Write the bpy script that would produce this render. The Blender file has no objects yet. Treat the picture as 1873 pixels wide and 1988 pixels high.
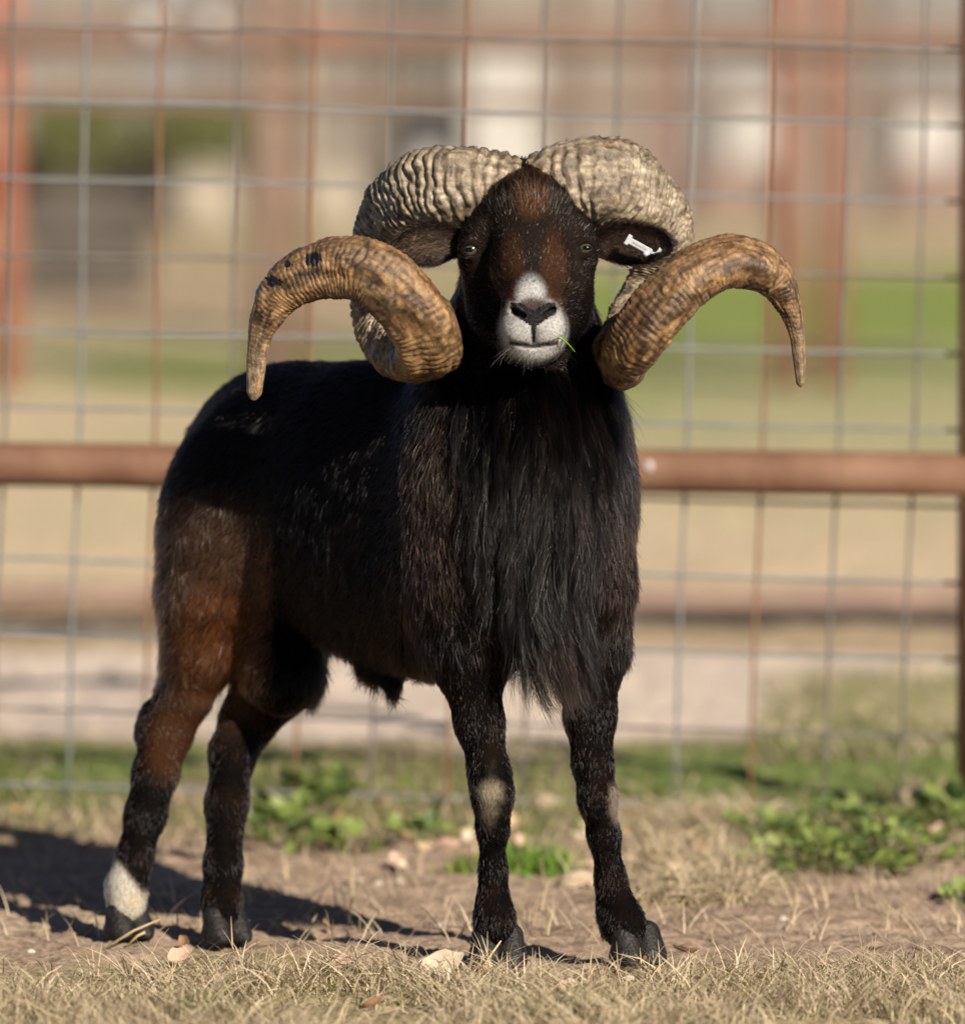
import bpy, math, random
import numpy as np
from mathutils import Vector, Matrix

R = math.radians
rng = np.random.default_rng(7)
random.seed(7)

# ------------------------------------------------------------------ camera, sky, sun, exposure
scene = bpy.context.scene
CAM = np.array([0.0, -13.0, 1.5])
FPX = 21450.0                 # focal length in units of 1/1873 of the frame width
PITCH = math.atan((994 + 590) / FPX)
cam_data = bpy.data.cameras.new('camera')
cam = bpy.data.objects.new('camera', cam_data)
scene.collection.objects.link(cam)
cam.location = CAM
cam.rotation_euler = (R(90) - PITCH, 0, 0)
cam_data.sensor_fit = 'HORIZONTAL'
cam_data.sensor_width = 36
cam_data.lens = 36 * FPX / 1873
cam_data.clip_end = 2000
cam_data.dof.use_dof = True
cam_data.dof.focus_distance = 12.95
cam_data.dof.aperture_fstop = 3.8
scene.camera = cam

SUN_EL, SUN_AZ = R(27), R(30)          # the sun stands behind the camera, to its right
world = bpy.data.worlds.new('World')
scene.world = world
world.use_nodes = True
wn = world.node_tree.nodes
sky = wn.new('ShaderNodeTexSky')
sky.sky_type = 'NISHITA'
sky.sun_disc = False
sky.air_density = .4
sky.dust_density = .3
sky.sun_elevation = SUN_EL
sky.sun_rotation = math.pi - SUN_AZ
wn['Background'].inputs['Strength'].default_value = 0.05
world.node_tree.links.new(sky.outputs[0], wn['Background'].inputs['Color'])
sun_data = bpy.data.lights.new('sun', 'SUN')
sun_data.energy = 5.0
sun_data.angle = R(0.5)
sun_data.color = (1.0, 0.90, 0.76)
sun = bpy.data.objects.new('sun', sun_data)
scene.collection.objects.link(sun)
to_sun = Vector((math.sin(SUN_AZ) * math.cos(SUN_EL), -math.cos(SUN_AZ) * math.cos(SUN_EL), math.sin(SUN_EL)))
sun.rotation_euler = to_sun.to_track_quat('Z', 'Y').to_euler()
scene.view_settings.view_transform = 'Standard'
scene.view_settings.look = 'None'
scene.view_settings.gamma = 1
scene.view_settings.exposure = 0.8
scene.render.engine = 'CYCLES'
scene.cycles.max_bounces = 6
scene.cycles.diffuse_bounces = 3
scene.cycles.glossy_bounces = 3
scene.cycles.transmission_bounces = 4

# ------------------------------------------------------------------ helpers
col = scene.collection
cp, sp = math.cos(PITCH), math.sin(PITCH)
def W(px, py, depth):
    """place on the plane y = depth (metres behind the front hooves) seen at a spot of the survey grid"""
    u = (px - 936.5) / FPX
    v = -(py - 994.0) / FPX
    d = np.array([u, cp + v * sp, -sp + v * cp])
    return CAM + d * ((depth - CAM[1]) / d[1])
def G(px, py):
    """spot of the level ground"""
    u = (px - 936.5) / FPX
    v = -(py - 994.0) / FPX
    d = np.array([u, cp + v * sp, -sp + v * cp])
    return CAM + d * (-CAM[2] / d[2])
U = 1 / 1650.0                # metres per grid unit at the ram

def link(o, parent=None):
    col.objects.link(o)
    if parent is not None:
        o.parent = parent
    return o
def mesh_obj(name, verts, faces, mat, parent=None, smooth=True):
    me = bpy.data.meshes.new(name)
    verts = np.asarray(verts, dtype=np.float32)
    if parent is not None:
        verts = verts - np.asarray(ORIG.get(parent.name, (0, 0, 0)), dtype=np.float32)
    if isinstance(faces, np.ndarray):
        n, k = faces.shape
        me.vertices.add(len(verts)); me.vertices.foreach_set('co', verts.ravel())
        me.loops.add(n * k); me.loops.foreach_set('vertex_index', faces.astype(np.int32).ravel())
        me.polygons.add(n)
        me.polygons.foreach_set('loop_start', np.arange(0, n * k, k, dtype=np.int32))
        me.update(calc_edges=True)
        me.validate()
    else:
        me.from_pydata(verts.tolist(), [], faces)
        me.update()
    if smooth:
        me.polygons.foreach_set('use_smooth', np.ones(len(me.polygons), dtype=bool))
    if mat is not None:
        me.materials.append(mat)
    o = bpy.data.objects.new(name, me)
    link(o, parent)
    if parent is not None:
        ORIG[o.name] = ORIG.get(parent.name, (0, 0, 0))
    return o
ORIG = {}
def empty(name, loc):
    o = bpy.data.objects.new(name, None)
    o.empty_display_size = 0.1
    o.location = loc
    col.objects.link(o)
    ORIG[o.name] = tuple(loc)
    return o
def tag(o, label=None, cat=None, group=None, kind=None):
    if label: o['label'] = label
    if cat: o['category'] = cat
    if group: o['group'] = group
    if kind: o['kind'] = kind
    return o
def vcol(o, name, arr, domain='POINT'):
    a = o.data.attributes.new(name, 'FLOAT_COLOR', domain)
    c = np.ones((len(arr), 4), dtype=np.float32); c[:, :3] = arr
    a.data.foreach_set('color', c.ravel())
def vfloat(o, name, arr, domain='POINT'):
    a = o.data.attributes.new(name, 'FLOAT', domain)
    a.data.foreach_set('value', np.asarray(arr, dtype=np.float32))

# smooth numpy noise ------------------------------------------------
_perm = rng.random((64, 64, 64)).astype(np.float32)
def noise3(p, s=1.0):
    p = np.asarray(p, dtype=np.float64) * s + 1000.0
    i = np.floor(p).astype(int); f = p - i
    f = f * f * (3 - 2 * f); i &= 63; j = (i + 1) & 63
    r = 0
    for a in (0, 1):
        for b in (0, 1):
            for c in (0, 1):
                w = (f[..., 0] if a else 1 - f[..., 0]) * (f[..., 1] if b else 1 - f[..., 1]) * (f[..., 2] if c else 1 - f[..., 2])
                r = r + w * _perm[(j if a else i)[..., 0], (j if b else i)[..., 1], (j if c else i)[..., 2]]
    return r
def fbm(p, s=1.0, n=3):
    r, a, t = 0, 1.0, 0
    for k in range(n):
        r = r + a * noise3(np.asarray(p) + 7.3 * k, s * 2 ** k); t += a; a *= 0.5
    return r / t
def sstep(a, b, x):
    t = np.clip((x - a) / (b - a), 0, 1)
    return t * t * (3 - 2 * t)
def lerp(a, b, t):
    return a + (b - a) * t

# materials ----------------------------------------------------------
def new_mat(name):
    m = bpy.data.materials.new(name)
    m.use_nodes = True
    nt = m.node_tree
    return m, nt, nt.nodes['Principled BSDF']
def nd(nt, t, **kw):
    n = nt.nodes.new(t)
    for k, v in kw.items():
        if k in n.inputs: n.inputs[k].default_value = v
        else: setattr(n, k, v)
    return n
def simple_mat(name, c1, c2=None, scale=20.0, rough=0.7, metal=0.0, bump=0.0, bscale=None, detail=4.0, spec=0.5):
    m, nt, b = new_mat(name)
    b.inputs['Roughness'].default_value = rough
    b.inputs['Metallic'].default_value = metal
    b.inputs['Specular IOR Level'].default_value = spec
    tc = nd(nt, 'ShaderNodeTexCoord')
    nz = nd(nt, 'ShaderNodeTexNoise', Scale=scale, Detail=detail)
    nt.links.new(tc.outputs['Object'], nz.inputs['Vector'])
    cr = nd(nt, 'ShaderNodeValToRGB')
    cr.color_ramp.elements[0].position = 0.35; cr.color_ramp.elements[1].position = 0.65
    cr.color_ramp.elements[0].color = (*c1, 1); cr.color_ramp.elements[1].color = (*(c2 or c1), 1)
    nt.links.new(nz.outputs['Fac'], cr.inputs['Fac'])
    nt.links.new(cr.outputs['Color'], b.inputs['Base Color'])
    if bump:
        n2 = nd(nt, 'ShaderNodeTexNoise', Scale=bscale or scale * 3, Detail=5.0)
        nt.links.new(tc.outputs['Object'], n2.inputs['Vector'])
        bp = nd(nt, 'ShaderNodeBump', Strength=bump, Distance=0.01)
        nt.links.new(n2.outputs['Fac'], bp.inputs['Height'])
        nt.links.new(bp.outputs['Normal'], b.inputs['Normal'])
    return m
def attr_mat(name, attr='tint', rough=0.8, nscale=0, namt=0.3, spec=0.3, bump=0, bscale=200, transl=0.0):
    m, nt, b = new_mat(name)
    b.inputs['Roughness'].default_value = rough
    b.inputs['Specular IOR Level'].default_value = spec
    at = nd(nt, 'ShaderNodeAttribute', attribute_name=attr)
    out = at.outputs['Color']
    if nscale:
        tc = nd(nt, 'ShaderNodeTexCoord')
        nz = nd(nt, 'ShaderNodeTexNoise', Scale=nscale, Detail=6.0)
        nt.links.new(tc.outputs['Object'], nz.inputs['Vector'])
        mr = nd(nt, 'ShaderNodeMapRange')
        mr.inputs[1].default_value = 0.3; mr.inputs[2].default_value = 0.7
        mr.inputs[3].default_value = 1 - namt; mr.inputs[4].default_value = 1 + namt
        nt.links.new(nz.outputs['Fac'], mr.inputs[0])
        mx = nd(nt, 'ShaderNodeVectorMath', operation='SCALE')
        nt.links.new(at.outputs['Color'], mx.inputs[0])
        nt.links.new(mr.outputs[0], mx.inputs['Scale'])
        out = mx.outputs[0]
        if bump:
            n2 = nd(nt, 'ShaderNodeTexNoise', Scale=bscale, Detail=6.0)
            nt.links.new(tc.outputs['Object'], n2.inputs['Vector'])
            bp = nd(nt, 'ShaderNodeBump', Strength=bump, Distance=0.01)
            nt.links.new(n2.outputs['Fac'], bp.inputs['Height'])
            nt.links.new(bp.outputs['Normal'], b.inputs['Normal'])
    nt.links.new(out, b.inputs['Base Color'])
    if transl:
        tr = nd(nt, 'ShaderNodeBsdfTranslucent')
        nt.links.new(out, tr.inputs['Color'])
        ms = nd(nt, 'ShaderNodeMixShader', Fac=transl)
        nt.links.new(b.outputs[0], ms.inputs[1]); nt.links.new(tr.outputs[0], ms.inputs[2])
        nt.links.new(ms.outputs[0], nt.nodes['Material Output'].inputs['Surface'])
    return m
# ------------------------------------------------------------------ the ram: one continuous skin grown from a distance field
PRIMS = []
def cap(a, ra, b, rb, k=0.03, op='add'):
    PRIMS.append(('cap', np.array(W(*a)), ra * U, np.array(W(*b)), rb * U, k, op))
def ball(a, r, k=0.03, op='add'):
    cap(a, r, (a[0] + 0.01, a[1], a[2]), r, k, op)
def ell(c, semi, axes=None, k=0.04, op='add'):
    """ellipsoid; semi in grid units along axes (rows: unit vectors)"""
    A = np.eye(3) if axes is None else np.array(axes, dtype=float)
    PRIMS.append(('ell', np.array(W(*c)), np.array(semi) * U, A, None, k, op))
def chain(pts, k=0.03):
    n = len(pts)
    for i, (a, b) in enumerate(zip(pts[:-1], pts[1:])):
        g0, g1 = (lerp(1.0, .91, sstep(0, 3, j)) for j in (i, i + 1))
        cap(a[:3], a[3] * g0, b[:3], b[3] * g1, k if i < 2 else min(k, .016))
def prim_d(pr, P):
    if pr[0] == 'cap':
        a, ra, b, rb = pr[1:5]
        ab = b - a; L = float(ab @ ab) + 1e-12
        t = np.clip(((P - a) @ ab) / L, 0, 1)
        return np.linalg.norm(P - a - t[..., None] * ab, axis=-1) - (ra + (rb - ra) * t)
    c, s, A = pr[1:4]
    q = (P - c) @ A.T
    k0 = np.linalg.norm(q / s, axis=-1); k1 = np.linalg.norm(q / (s * s), axis=-1) + 1e-9
    return k0 * (k0 - 1) / k1
def prim_box(pr, m):
    if pr[0] == 'cap':
        a, ra, b, rb = pr[1:5]; r = max(ra, rb)
        return np.minimum(a, b) - r - m, np.maximum(a, b) + r + m
    c, s, A = pr[1:4]
    e = np.sqrt(((A * s[:, None]) ** 2).sum(0))
    return c - e - m, c + e + m
def comb_d(F, d, k, op):
    if op == 'add':
        h = np.maximum(k - np.abs(F - d), 0) / k
        return np.minimum(F, d) - h * h * k / 4
    h = np.maximum(k - np.abs(-F - d), 0) / k
    return np.maximum(F, -d) + h * h * k / 4
def sdf(P):
    F = np.full(P.shape[:-1], 1.0)
    for pr in PRIMS:
        F = comb_d(F, prim_d(pr, P), pr[5], pr[6])
    return F
def sdf_grid(lo, hi, h):
    ax = [np.arange(lo[i], hi[i] + h, h) for i in range(3)]
    F = np.full([len(a) for a in ax], 0.5, dtype=np.float64)
    for pr in PRIMS:
        b0, b1 = prim_box(pr, pr[5] * 1.2 + 0.012)
        sl = []
        for i in range(3):
            s0 = max(0, int((b0[i] - lo[i]) / h)); s1 = min(len(ax[i]), int((b1[i] - lo[i]) / h) + 2)
            sl.append(slice(s0, s1))
        if any(s.start >= s.stop for s in sl): continue
        g = np.stack(np.meshgrid(ax[0][sl[0]], ax[1][sl[1]], ax[2][sl[2]], indexing='ij'), -1)
        F[tuple(sl)] = comb_d(F[tuple(sl)], prim_d(pr, g), pr[5], pr[6])
    return F
def surface_nets(F, lo, h):
    s = F < 0
    n = np.array(F.shape) - 1
    cnt = np.zeros(n, dtype=np.int8)
    for a in (0, 1):
        for b in (0, 1):
            for c in (0, 1):
                cnt += s[a:n[0] + a, b:n[1] + b, c:n[2] + c]
    act = (cnt > 0) & (cnt < 8)
    idx = np.argwhere(act)
    vid = np.full(n, -1, dtype=np.int64); vid[act] = np.arange(len(idx))
    acc = np.zeros((len(idx), 3)); num = np.zeros(len(idx))
    cor = [(a, b, c) for a in (0, 1) for b in (0, 1) for c in (0, 1)]
    for p in cor:
        for ax in range(3):
            if p[ax]: continue
            q = list(p); q[ax] = 1
            f0 = F[tuple((idx + p).T)]; f1 = F[tuple((idx + q).T)]
            m = (f0 < 0) != (f1 < 0)
            t = np.where(m, f0 / np.where(m, f0 - f1, 1), 0)
            pos = idx + np.array(p, dtype=float)
            pos[:, ax] += t
            acc += pos * m[:, None]; num += m
    V = acc / num[:, None] * h + np.asarray(lo)
    quads = []
    for ax in range(3):
        u, v = [(1, 2), (2, 0), (0, 1)][ax]
        sl0 = [slice(None)] * 3; sl1 = [slice(None)] * 3
        sl0[ax] = slice(0, -1); sl1[ax] = slice(1, None)
        ch = np.argwhere(s[tuple(sl0)] != s[tuple(sl1)])
        ok = (ch[:, u] > 0) & (ch[:, v] > 0) & (ch[:, u] < n[u]) & (ch[:, v] < n[v])
        ch = ch[ok]
        ins = s[tuple(ch.T)]
        du = np.zeros(3, int); du[u] = 1; dv = np.zeros(3, int); dv[v] = 1
        q = np.stack([vid[tuple((ch - du - dv).T)], vid[tuple((ch - dv).T)], vid[tuple(ch.T)], vid[tuple((ch - du).T)]], 1)
        q[~ins] = q[~ins][:, ::-1]
        quads.append(q)
    Q = np.concatenate(quads)
    return V, Q[(Q >= 0).all(1)]

# body frame: the ram's trunk runs from the chest, away and to the left
FW = np.array([0.57, -0.82, 0.0]); FW /= np.linalg.norm(FW)
RT = np.array([FW[1], -FW[0], 0.0])
UP = np.array([0, 0, 1.0])
AX = [FW, RT, UP]

# trunk
ell((735, 985, .27), (430, 225, 292), AX, k=.06)
ell((985, 985, .085), (230, 212, 275), [[.35, -.94, 0], [.94, .35, 0], [0, 0, 1]], k=.08)
ell((850, 1130, .16), (330, 170, 180), AX, k=.06)
ell((560, 925, .44), (255, 190, 225), AX, k=.07)
# breast, shoulders
ell((1020, 940, .035), (178, 120, 225), k=.06)
ell((890, 1030, .05), (100, 110, 230), k=.05)
ell((1132, 1010, .06), (82, 120, 230), k=.05)
ell((1030, 1130, .015), (120, 90, 150), k=.05)
# neck
cap((1018, 560, .12), 120, (1005, 800, .10), 163, .06)
cap((1005, 740, .11), 163, (1000, 900, .11), 185, .06)
# head -----------------------------------------------------------------
ell((1022, 432, .035), (118, 105, 98), k=.03)
cap((1022, 425, -.005), 82, (1030, 520, -.06), 66, .035)
cap((1030, 520, -.06), 62, (1034, 590, -.115), 50, .03)
ell((1022, 545, .04), (122, 120, 120), k=.04)
for sx, ex, ey in ((-1, 925, 476), (1, 1126, 472)):
    cap((ex + 12 * -sx, ey - 22, -.012), 34, (ex, ey - 14, .012), 32, .018)       # brow
    cap((ex - sx * 6, ey + 34, -.005), 34, (1030 + sx * 70, 600, -.03), 34, .03)  # cheek bone
cap((975, 600, .0), 58, (1008, 668, -.075), 40, .03)
cap((1085, 600, .0), 58, (1058, 668, -.075), 40, .03)
ell((1034, 608, -.125), (56, 52, 62), k=.02)
ell((1006, 640, -.128), (34, 42, 36), k=.014)
ell((1064, 640, -.128), (34, 42, 36), k=.014)
ell((1035, 678, -.115), (50, 46, 30), k=.014)
# poll tuft
cap((1010, 350, .03), 34, (1040, 350, .03), 34, .02)
def surf(px, py, lo=-.28, hi=.3):
    """depth of the skin behind a spot of the grid"""
    ds = np.linspace(lo, hi, 600)
    f = sdf(np.array([W(px, py, d) for d in ds]))
    k = int(np.argmax(f < 0))
    return float(ds[k]) if f[k] < 0 else 0.0
def groove(pts, r, sink, k):
    q = [(x, y, surf(x, y) + sink) for x, y in pts]
    return [(a_, r, b_, r, k, 'sub') for a_, b_ in zip(q[:-1], q[1:])]
# eye sockets, mouth slit, nostrils, philtrum
EYES = [(914, 485, surf(914, 485)), (1136, 481, surf(1136, 481))]
cuts = groove([(984, 659), (994, 665), (1010, 669), (1035, 671), (1062, 669), (1078, 664), (1088, 657)], 2.6, -.0005, .004)
cuts += groove([(1036, 618), (1036, 644), (1036, 669)], 3.0, -.0012, .006)
cuts += groove([(996, 596), (1004, 606), (1018, 612)], 8.0, .006, .004)
cuts += groove([(1076, 595), (1068, 605), (1054, 611)], 8.0, .006, .004)
for ex, ey, ed in EYES:
    cuts.append(((ex, ey, ed + .001), 15, (ex + .01, ey, ed + .001), 15, .006, 'sub'))
for c_ in cuts:
    cap(*c_)
for pts_ in ([(986, 600), (990, 588), (1004, 587), (1020, 596)], [(1086, 599), (1081, 587), (1067, 586), (1051, 595)]):   # nostril wings
    for p_, q_ in zip(pts_[:-1], pts_[1:]):
        cap((*p_, surf(*p_) + .0005), 4.5, (*q_, surf(*q_) + .0005), 4.5, .006)
for ex, ey, ed in EYES:                                    # eyelids
    for dy_, r_ in ((-16, 4.2), (14, 3.2)):
        pts_ = [(ex + t_ * 19, ey + dy_ * (1 - t_ * t_) , ed + .0015 - .004 * (1 - t_ * t_)) for t_ in np.linspace(-1, 1, 6)]
        for p_, q_ in zip(pts_[:-1], pts_[1:]):
            cap(p_, r_, q_, r_, .006)
# front legs ------------------------------------------------------------
chain([(905, 1150, .03, 88), (905, 1260, .025, 66), (930, 1400, .015, 48), (950, 1500, .0, 41), (956, 1545, -.008, 41), (956, 1605, .0, 31), (957, 1690, .008, 26), (957, 1745, .006, 30), (960, 1785, .0, 40), (963, 1808, -.004, 38)], .035)
chain([(1150, 1150, .05, 78), (1153, 1260, .05, 57), (1145, 1390, .045, 51), (1150, 1480, .035, 40), (1160, 1550, .028, 38), (1172, 1620, .035, 31), (1186, 1710, .042, 30), (1196, 1765, .040, 38), (1210, 1795, .030, 43), (1220, 1812, .022, 39)], .035)
# knees, tendons, fetlocks and dew claws give the lower legs their edges
for kx, ky, kd in ((956, 1545, -.008), (1160, 1550, .028)):
    for dx_ in (-15, 15):
        ell((kx + dx_, ky - 16, kd - .012), (19, 14, 24), k=.010)
        ell((kx + dx_ * .8, ky + 24, kd - .010), (16, 12, 18), k=.010)
for p0, p1 in (((957, 1600, .0), (958, 1750, .006)), ((1170, 1610, .036), (1194, 1745, .042))):
    cap((p0[0] + 6, p0[1], p0[2] + .022), 15, (p1[0] + 6, p1[1], p1[2] + .024), 17, .008)
for dx_, px_, py_, d_ in ((-20, 958, 1800, .026), (20, 958, 1800, .026), (-20, 1196, 1800, .06), (20, 1200, 1800, .06)):
    cap((px_ + dx_, py_, d_), 12, (px_ + dx_ * 1.2, py_ + 16, d_ + .004), 8, .01)
# hind leg with the white sock
ell((402, 1105, .37), (95, 95, 205), k=.06)
ell((470, 1000, .36), (125, 130, 200), AX, k=.06)
chain([(398, 1180, .36, 92), (385, 1270, .36, 62), (358, 1350, .375, 56), (324, 1425, .375, 52), (302, 1500, .355, 47), (283, 1580, .335, 42), (262, 1660, .32, 36), (246, 1722, .31, 41), (246, 1762, .30, 42)], .03)
cap((296, 1385, .40), 22, (288, 1420, .39), 20, .03)
# other hind leg
chain([(570, 1180, .42, 105), (535, 1320, .40, 70), (482, 1400, .40, 56), (452, 1460, .37, 48), (440, 1560, .33, 43), (433, 1680, .29, 38), (430, 1748, .275, 40), (434, 1786, .26, 40)], .03)
# scrotum, sheath
ell((548, 1296, .34), (84, 80, 97), k=.02)
cap((735, 1290, .22), 42, (762, 1325, .20), 20, .02)
# tail
cap((400, 850, .55), 36, (362, 1000, .52), 24, .03)

H_BODY, H_HEAD = 0.0048, 0.0022
HEAD_LO, HEAD_HI = np.array([-.10, -.20, .86]), np.array([.20, .12, 1.10])
HEAD_LO[2] = W(1030, 745, 0)[2]; HEAD_HI[2] = W(1030, 300, 0)[2]
HEAD_LO[0] = W(850, 600, 0)[0]; HEAD_HI[0] = W(1200, 600, 0)[0]
b0 = np.min([prim_box(p, .02)[0] for p in PRIMS if p[6] == 'add'], axis=0)
b1 = np.max([prim_box(p, .02)[1] for p in PRIMS if p[6] == 'add'], axis=0)
FB = sdf_grid(b0, b1, H_BODY)
Vb, Qb = surface_nets(FB, b0, H_BODY)
FH = sdf_grid(HEAD_LO, HEAD_HI, H_HEAD)
Vh, Qh = surface_nets(FH, HEAD_LO, H_HEAD)
cb = Vb[Qb].mean(1)
inhead = ((cb > HEAD_LO + 1.5 * H_HEAD) & (cb < HEAD_HI - 1.5 * H_HEAD)).all(1)
Qb = Qb[~inhead]
V = np.concatenate([Vb, Vh]); Q = np.concatenate([Qb, Qh + len(Vb)])
used = np.unique(Q); remap = np.full(len(V), -1); remap[used] = np.arange(len(used))
V, Q = V[used], remap[Q]
def grad(P, e=0.002):
    g = np.stack([sdf(P + np.eye(3)[i] * e) - sdf(P - np.eye(3)[i] * e) for i in range(3)], -1)
    return g / (np.linalg.norm(g, axis=-1, keepdims=True) + 1e-9)
def proj(P):
    q = np.asarray(P) - CAM
    zc = q[..., 1] * cp - q[..., 2] * sp
    yc = q[..., 1] * sp + q[..., 2] * cp
    return 936.5 + FPX * q[..., 0] / zc, 994 - FPX * yc / zc
def blob(x, y, cx, cy, rx, ry, soft=.35):
    return 1 - sstep(1 - soft, 1 + soft, np.sqrt(((x - cx) / rx) ** 2 + ((y - cy) / ry) ** 2))
def coat(P):
    """coat colour of the ram's skin and hair, by place on its body"""
    x, y = proj(P); dep = P[:, 1]
    n1 = fbm(P, 35)[:, None]; n2 = fbm(P + 3, 120)[:, None]
    c = np.array([.0034, .0028, .0028]) * (.6 + .8 * n2)
    c = lerp(c, np.array([.011, .0055, .0035]), sstep(.45, .7, n1) * .55)
    def mix(c, colr, m):
        return lerp(c, np.array(colr), np.clip(m, 0, 1)[:, None])
    # trunk behind: black coat, shade of head and horns painted in; thigh: chestnut
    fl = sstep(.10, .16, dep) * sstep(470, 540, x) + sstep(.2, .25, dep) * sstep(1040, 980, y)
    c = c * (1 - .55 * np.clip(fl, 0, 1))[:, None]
    th = blob(x, y, 400, 1190, 150, 210) * (dep > .2) * (x < 530)
    c = mix(c, (.085, .048, .030), th * (.55 + .6 * n1[:, 0]))
    th = blob(x, y, 420, 1250, 90, 110) * (dep > .2) * (x < 520)
    c = mix(c, (.085, .032, .010), th * .9)
    th = blob(x, y, 340, 1440, 60, 80) * (dep > .2) * (x < 420)
    c = mix(c, (.045, .018, .007), th * .8)
    c = mix(c, (.026, .013, .009), blob(x, y, 850, 1010, 70, 170) * (dep < .2) * .5)
    c = mix(c, (.024, .013, .009), blob(x, y, 1200, 980, 45, 220) * .6)
    # face
    hd = (dep < .06) & (y < 740) & (x > 850) & (x < 1200)
    c = mix(c, (.017, .012, .009), hd * blob(x, y, 1025, 470, 135, 130) * .8)
    stripe = np.maximum(blob(x, y, 992, 530, 26, 78), blob(x, y, 1076, 530, 26, 82)) * hd
    c = mix(c, (.044, .020, .010), stripe * .85)
    c = mix(c, (.065, .028, .011), hd * blob(x, y, 1030, 375, 36, 46) * (.4 + .8 * n2[:, 0]))
    # white muzzle
    mz = np.maximum(blob(x, y, 1034, 640, 66, 66, .14), blob(x, y, 1030, 572, 27, 36, .4)) * (dep < -.055) * hd
    c = mix(c, (.41, .402, .39), mz)
    c = mix(c, (.012, .009, .009), hd * (dep < -.055) * blob(x, y, 1035, 602, 44, 20, .25))
    c = mix(c, (.075, .058, .05), hd * (dep < -.055) * blob(x, y, 1035, 588, 26, 13, .6) * .8)
    c = mix(c, (.012, .009, .009), hd * (dep < -.055) * blob(x, y, 1036, 645, 5, 26, .3))
    ml = np.abs(y - (671 - ((x - 1035) / 57) ** 2 * 9)) / 4.5
    c = mix(c, (.03, .024, .022), hd * (dep < -.05) * (np.abs(x - 1035) < 47) * sstep(1.3, .6, ml))
    # pale knees
    kn = blob(x + 26 * (n2[:, 0] - .5), y + 60 * (n1[:, 0] - .5), 954, 1546, 21, 40, .6) * (dep < 0.01) * (y > 1400)
    c = mix(c, (.26, .215, .15), kn * .75)
    kn = blob(x + 16 * (n2[:, 0] - .5), y + 40 * (n1[:, 0] - .5), 1197, 1562, 15, 36, .45) * (x > 1170)
    c = mix(c, (.24, .19, .15), kn * .75)
    # white sock
    edge = 1665 + np.clip((x - 222) * 1.3, -20, 70)
    sock = sstep(-12, 12, y - edge) * (x < 340)
    c = mix(c, (.44, .41, .345), sock)
    c = mix(c, (.34, .25, .13), sock * blob(x, y, 262, 1755, 22, 24, .6) * .4)
    return c
ram = empty('ram', (0, 0, 0))
tag(ram, 'black ram with a white muzzle and great curling horns standing before the gate', 'ram')

# ---- materials of the ram
def hair_mat(name, rough=.2, radial=.3, ior=1.25):
    m = bpy.data.materials.new(name); m.use_nodes = True
    nt = m.node_tree
    nt.nodes.remove(nt.nodes['Principled BSDF'])
    h = nt.nodes.new('ShaderNodeBsdfHairPrincipled')
    h.parametrization = 'COLOR'
    h.inputs['Roughness'].default_value = rough
    h.inputs['Radial Roughness'].default_value = radial
    h.inputs['IOR'].default_value = ior
    at = nd(nt, 'ShaderNodeAttribute', attribute_name='tint')
    nt.links.new(at.outputs['Color'], h.inputs['Color'])
    io = nd(nt, 'ShaderNodeMapRange'); io.inputs[3].default_value = ior; io.inputs[4].default_value = ior + .33
    nt.links.new(at.outputs['Alpha'], io.inputs[0]); nt.links.new(io.outputs[0], h.inputs['IOR'])
    nt.links.new(h.outputs[0], nt.nodes['Material Output'].inputs['Surface'])
    return m
M_hair = hair_mat('coat hair')
M_mane = hair_mat('mane hair', .17, .3, 1.17)
M_skin = attr_mat('ram skin', 'tint', rough=.75, nscale=300, namt=.3, spec=.02)
M_nose = simple_mat('wet nose', (.007, .006, .0065), (.015, .012, .012), 260, rough=.26, bump=.8, bscale=380, spec=.45)
M_hoof = simple_mat('hoof horn', (.006, .0055, .0055), (.018, .016, .015), 120, rough=.5, bump=.35, bscale=260, spec=.25)
M_ear = attr_mat('ear skin', 'tint', rough=.75, nscale=250, namt=.35, spec=.2)

def hair(name, pts, rad, tint, parent, mat=None, gl=None):
    n, k, _ = pts.shape
    hc = bpy.data.hair_curves.new(name)
    hc.add_curves([k] * n)
    hc.attributes['position'].data.foreach_set('vector', pts.astype(np.float32).ravel())
    if 'radius' not in hc.attributes: hc.attributes.new('radius', 'FLOAT', 'POINT')
    hc.attributes['radius'].data.foreach_set('value', rad.astype(np.float32).ravel())
    a = hc.attributes.new('tint', 'FLOAT_COLOR', 'CURVE')
    c4 = np.ones((n, 4), dtype=np.float32); c4[:, :3] = tint; c4[:, 3] = rng.random(n) ** 3 if gl is None else gl
    a.data.foreach_set('color', c4.ravel())
    hc.materials.append(mat or M_hair)
    o = bpy.data.objects.new(name, hc)
    link(o, parent)
    return o
def normals_of(V, Q):
    n = np.cross(V[Q[:, 2]] - V[Q[:, 0]], V[Q[:, 3]] - V[Q[:, 1]])
    out = np.zeros_like(V)
    for i in range(4): np.add.at(out, Q[:, i], n)
    return out / (np.linalg.norm(out, axis=1, keepdims=True) + 1e-12)
def scatter(V, Q, N, count, dens=None):
    T = np.concatenate([Q[:, [0, 1, 2]], Q[:, [0, 2, 3]]])
    ar = np.linalg.norm(np.cross(V[T[:, 1]] - V[T[:, 0]], V[T[:, 2]] - V[T[:, 0]]), axis=1)
    w = ar if dens is None else ar * dens(V[T].mean(1), N[T].mean(1))
    t = rng.choice(len(T), size=count, p=w / w.sum())
    a = rng.random((count, 2)); fl = a.sum(1) > 1; a[fl] = 1 - a[fl]
    b = np.stack([1 - a.sum(1), a[:, 0], a[:, 1]], 1)
    P = (V[T[t]] * b[:, :, None]).sum(1); n = (N[T[t]] * b[:, :, None]).sum(1)
    return P, n / (np.linalg.norm(n, axis=1, keepdims=True) + 1e-9)
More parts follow.
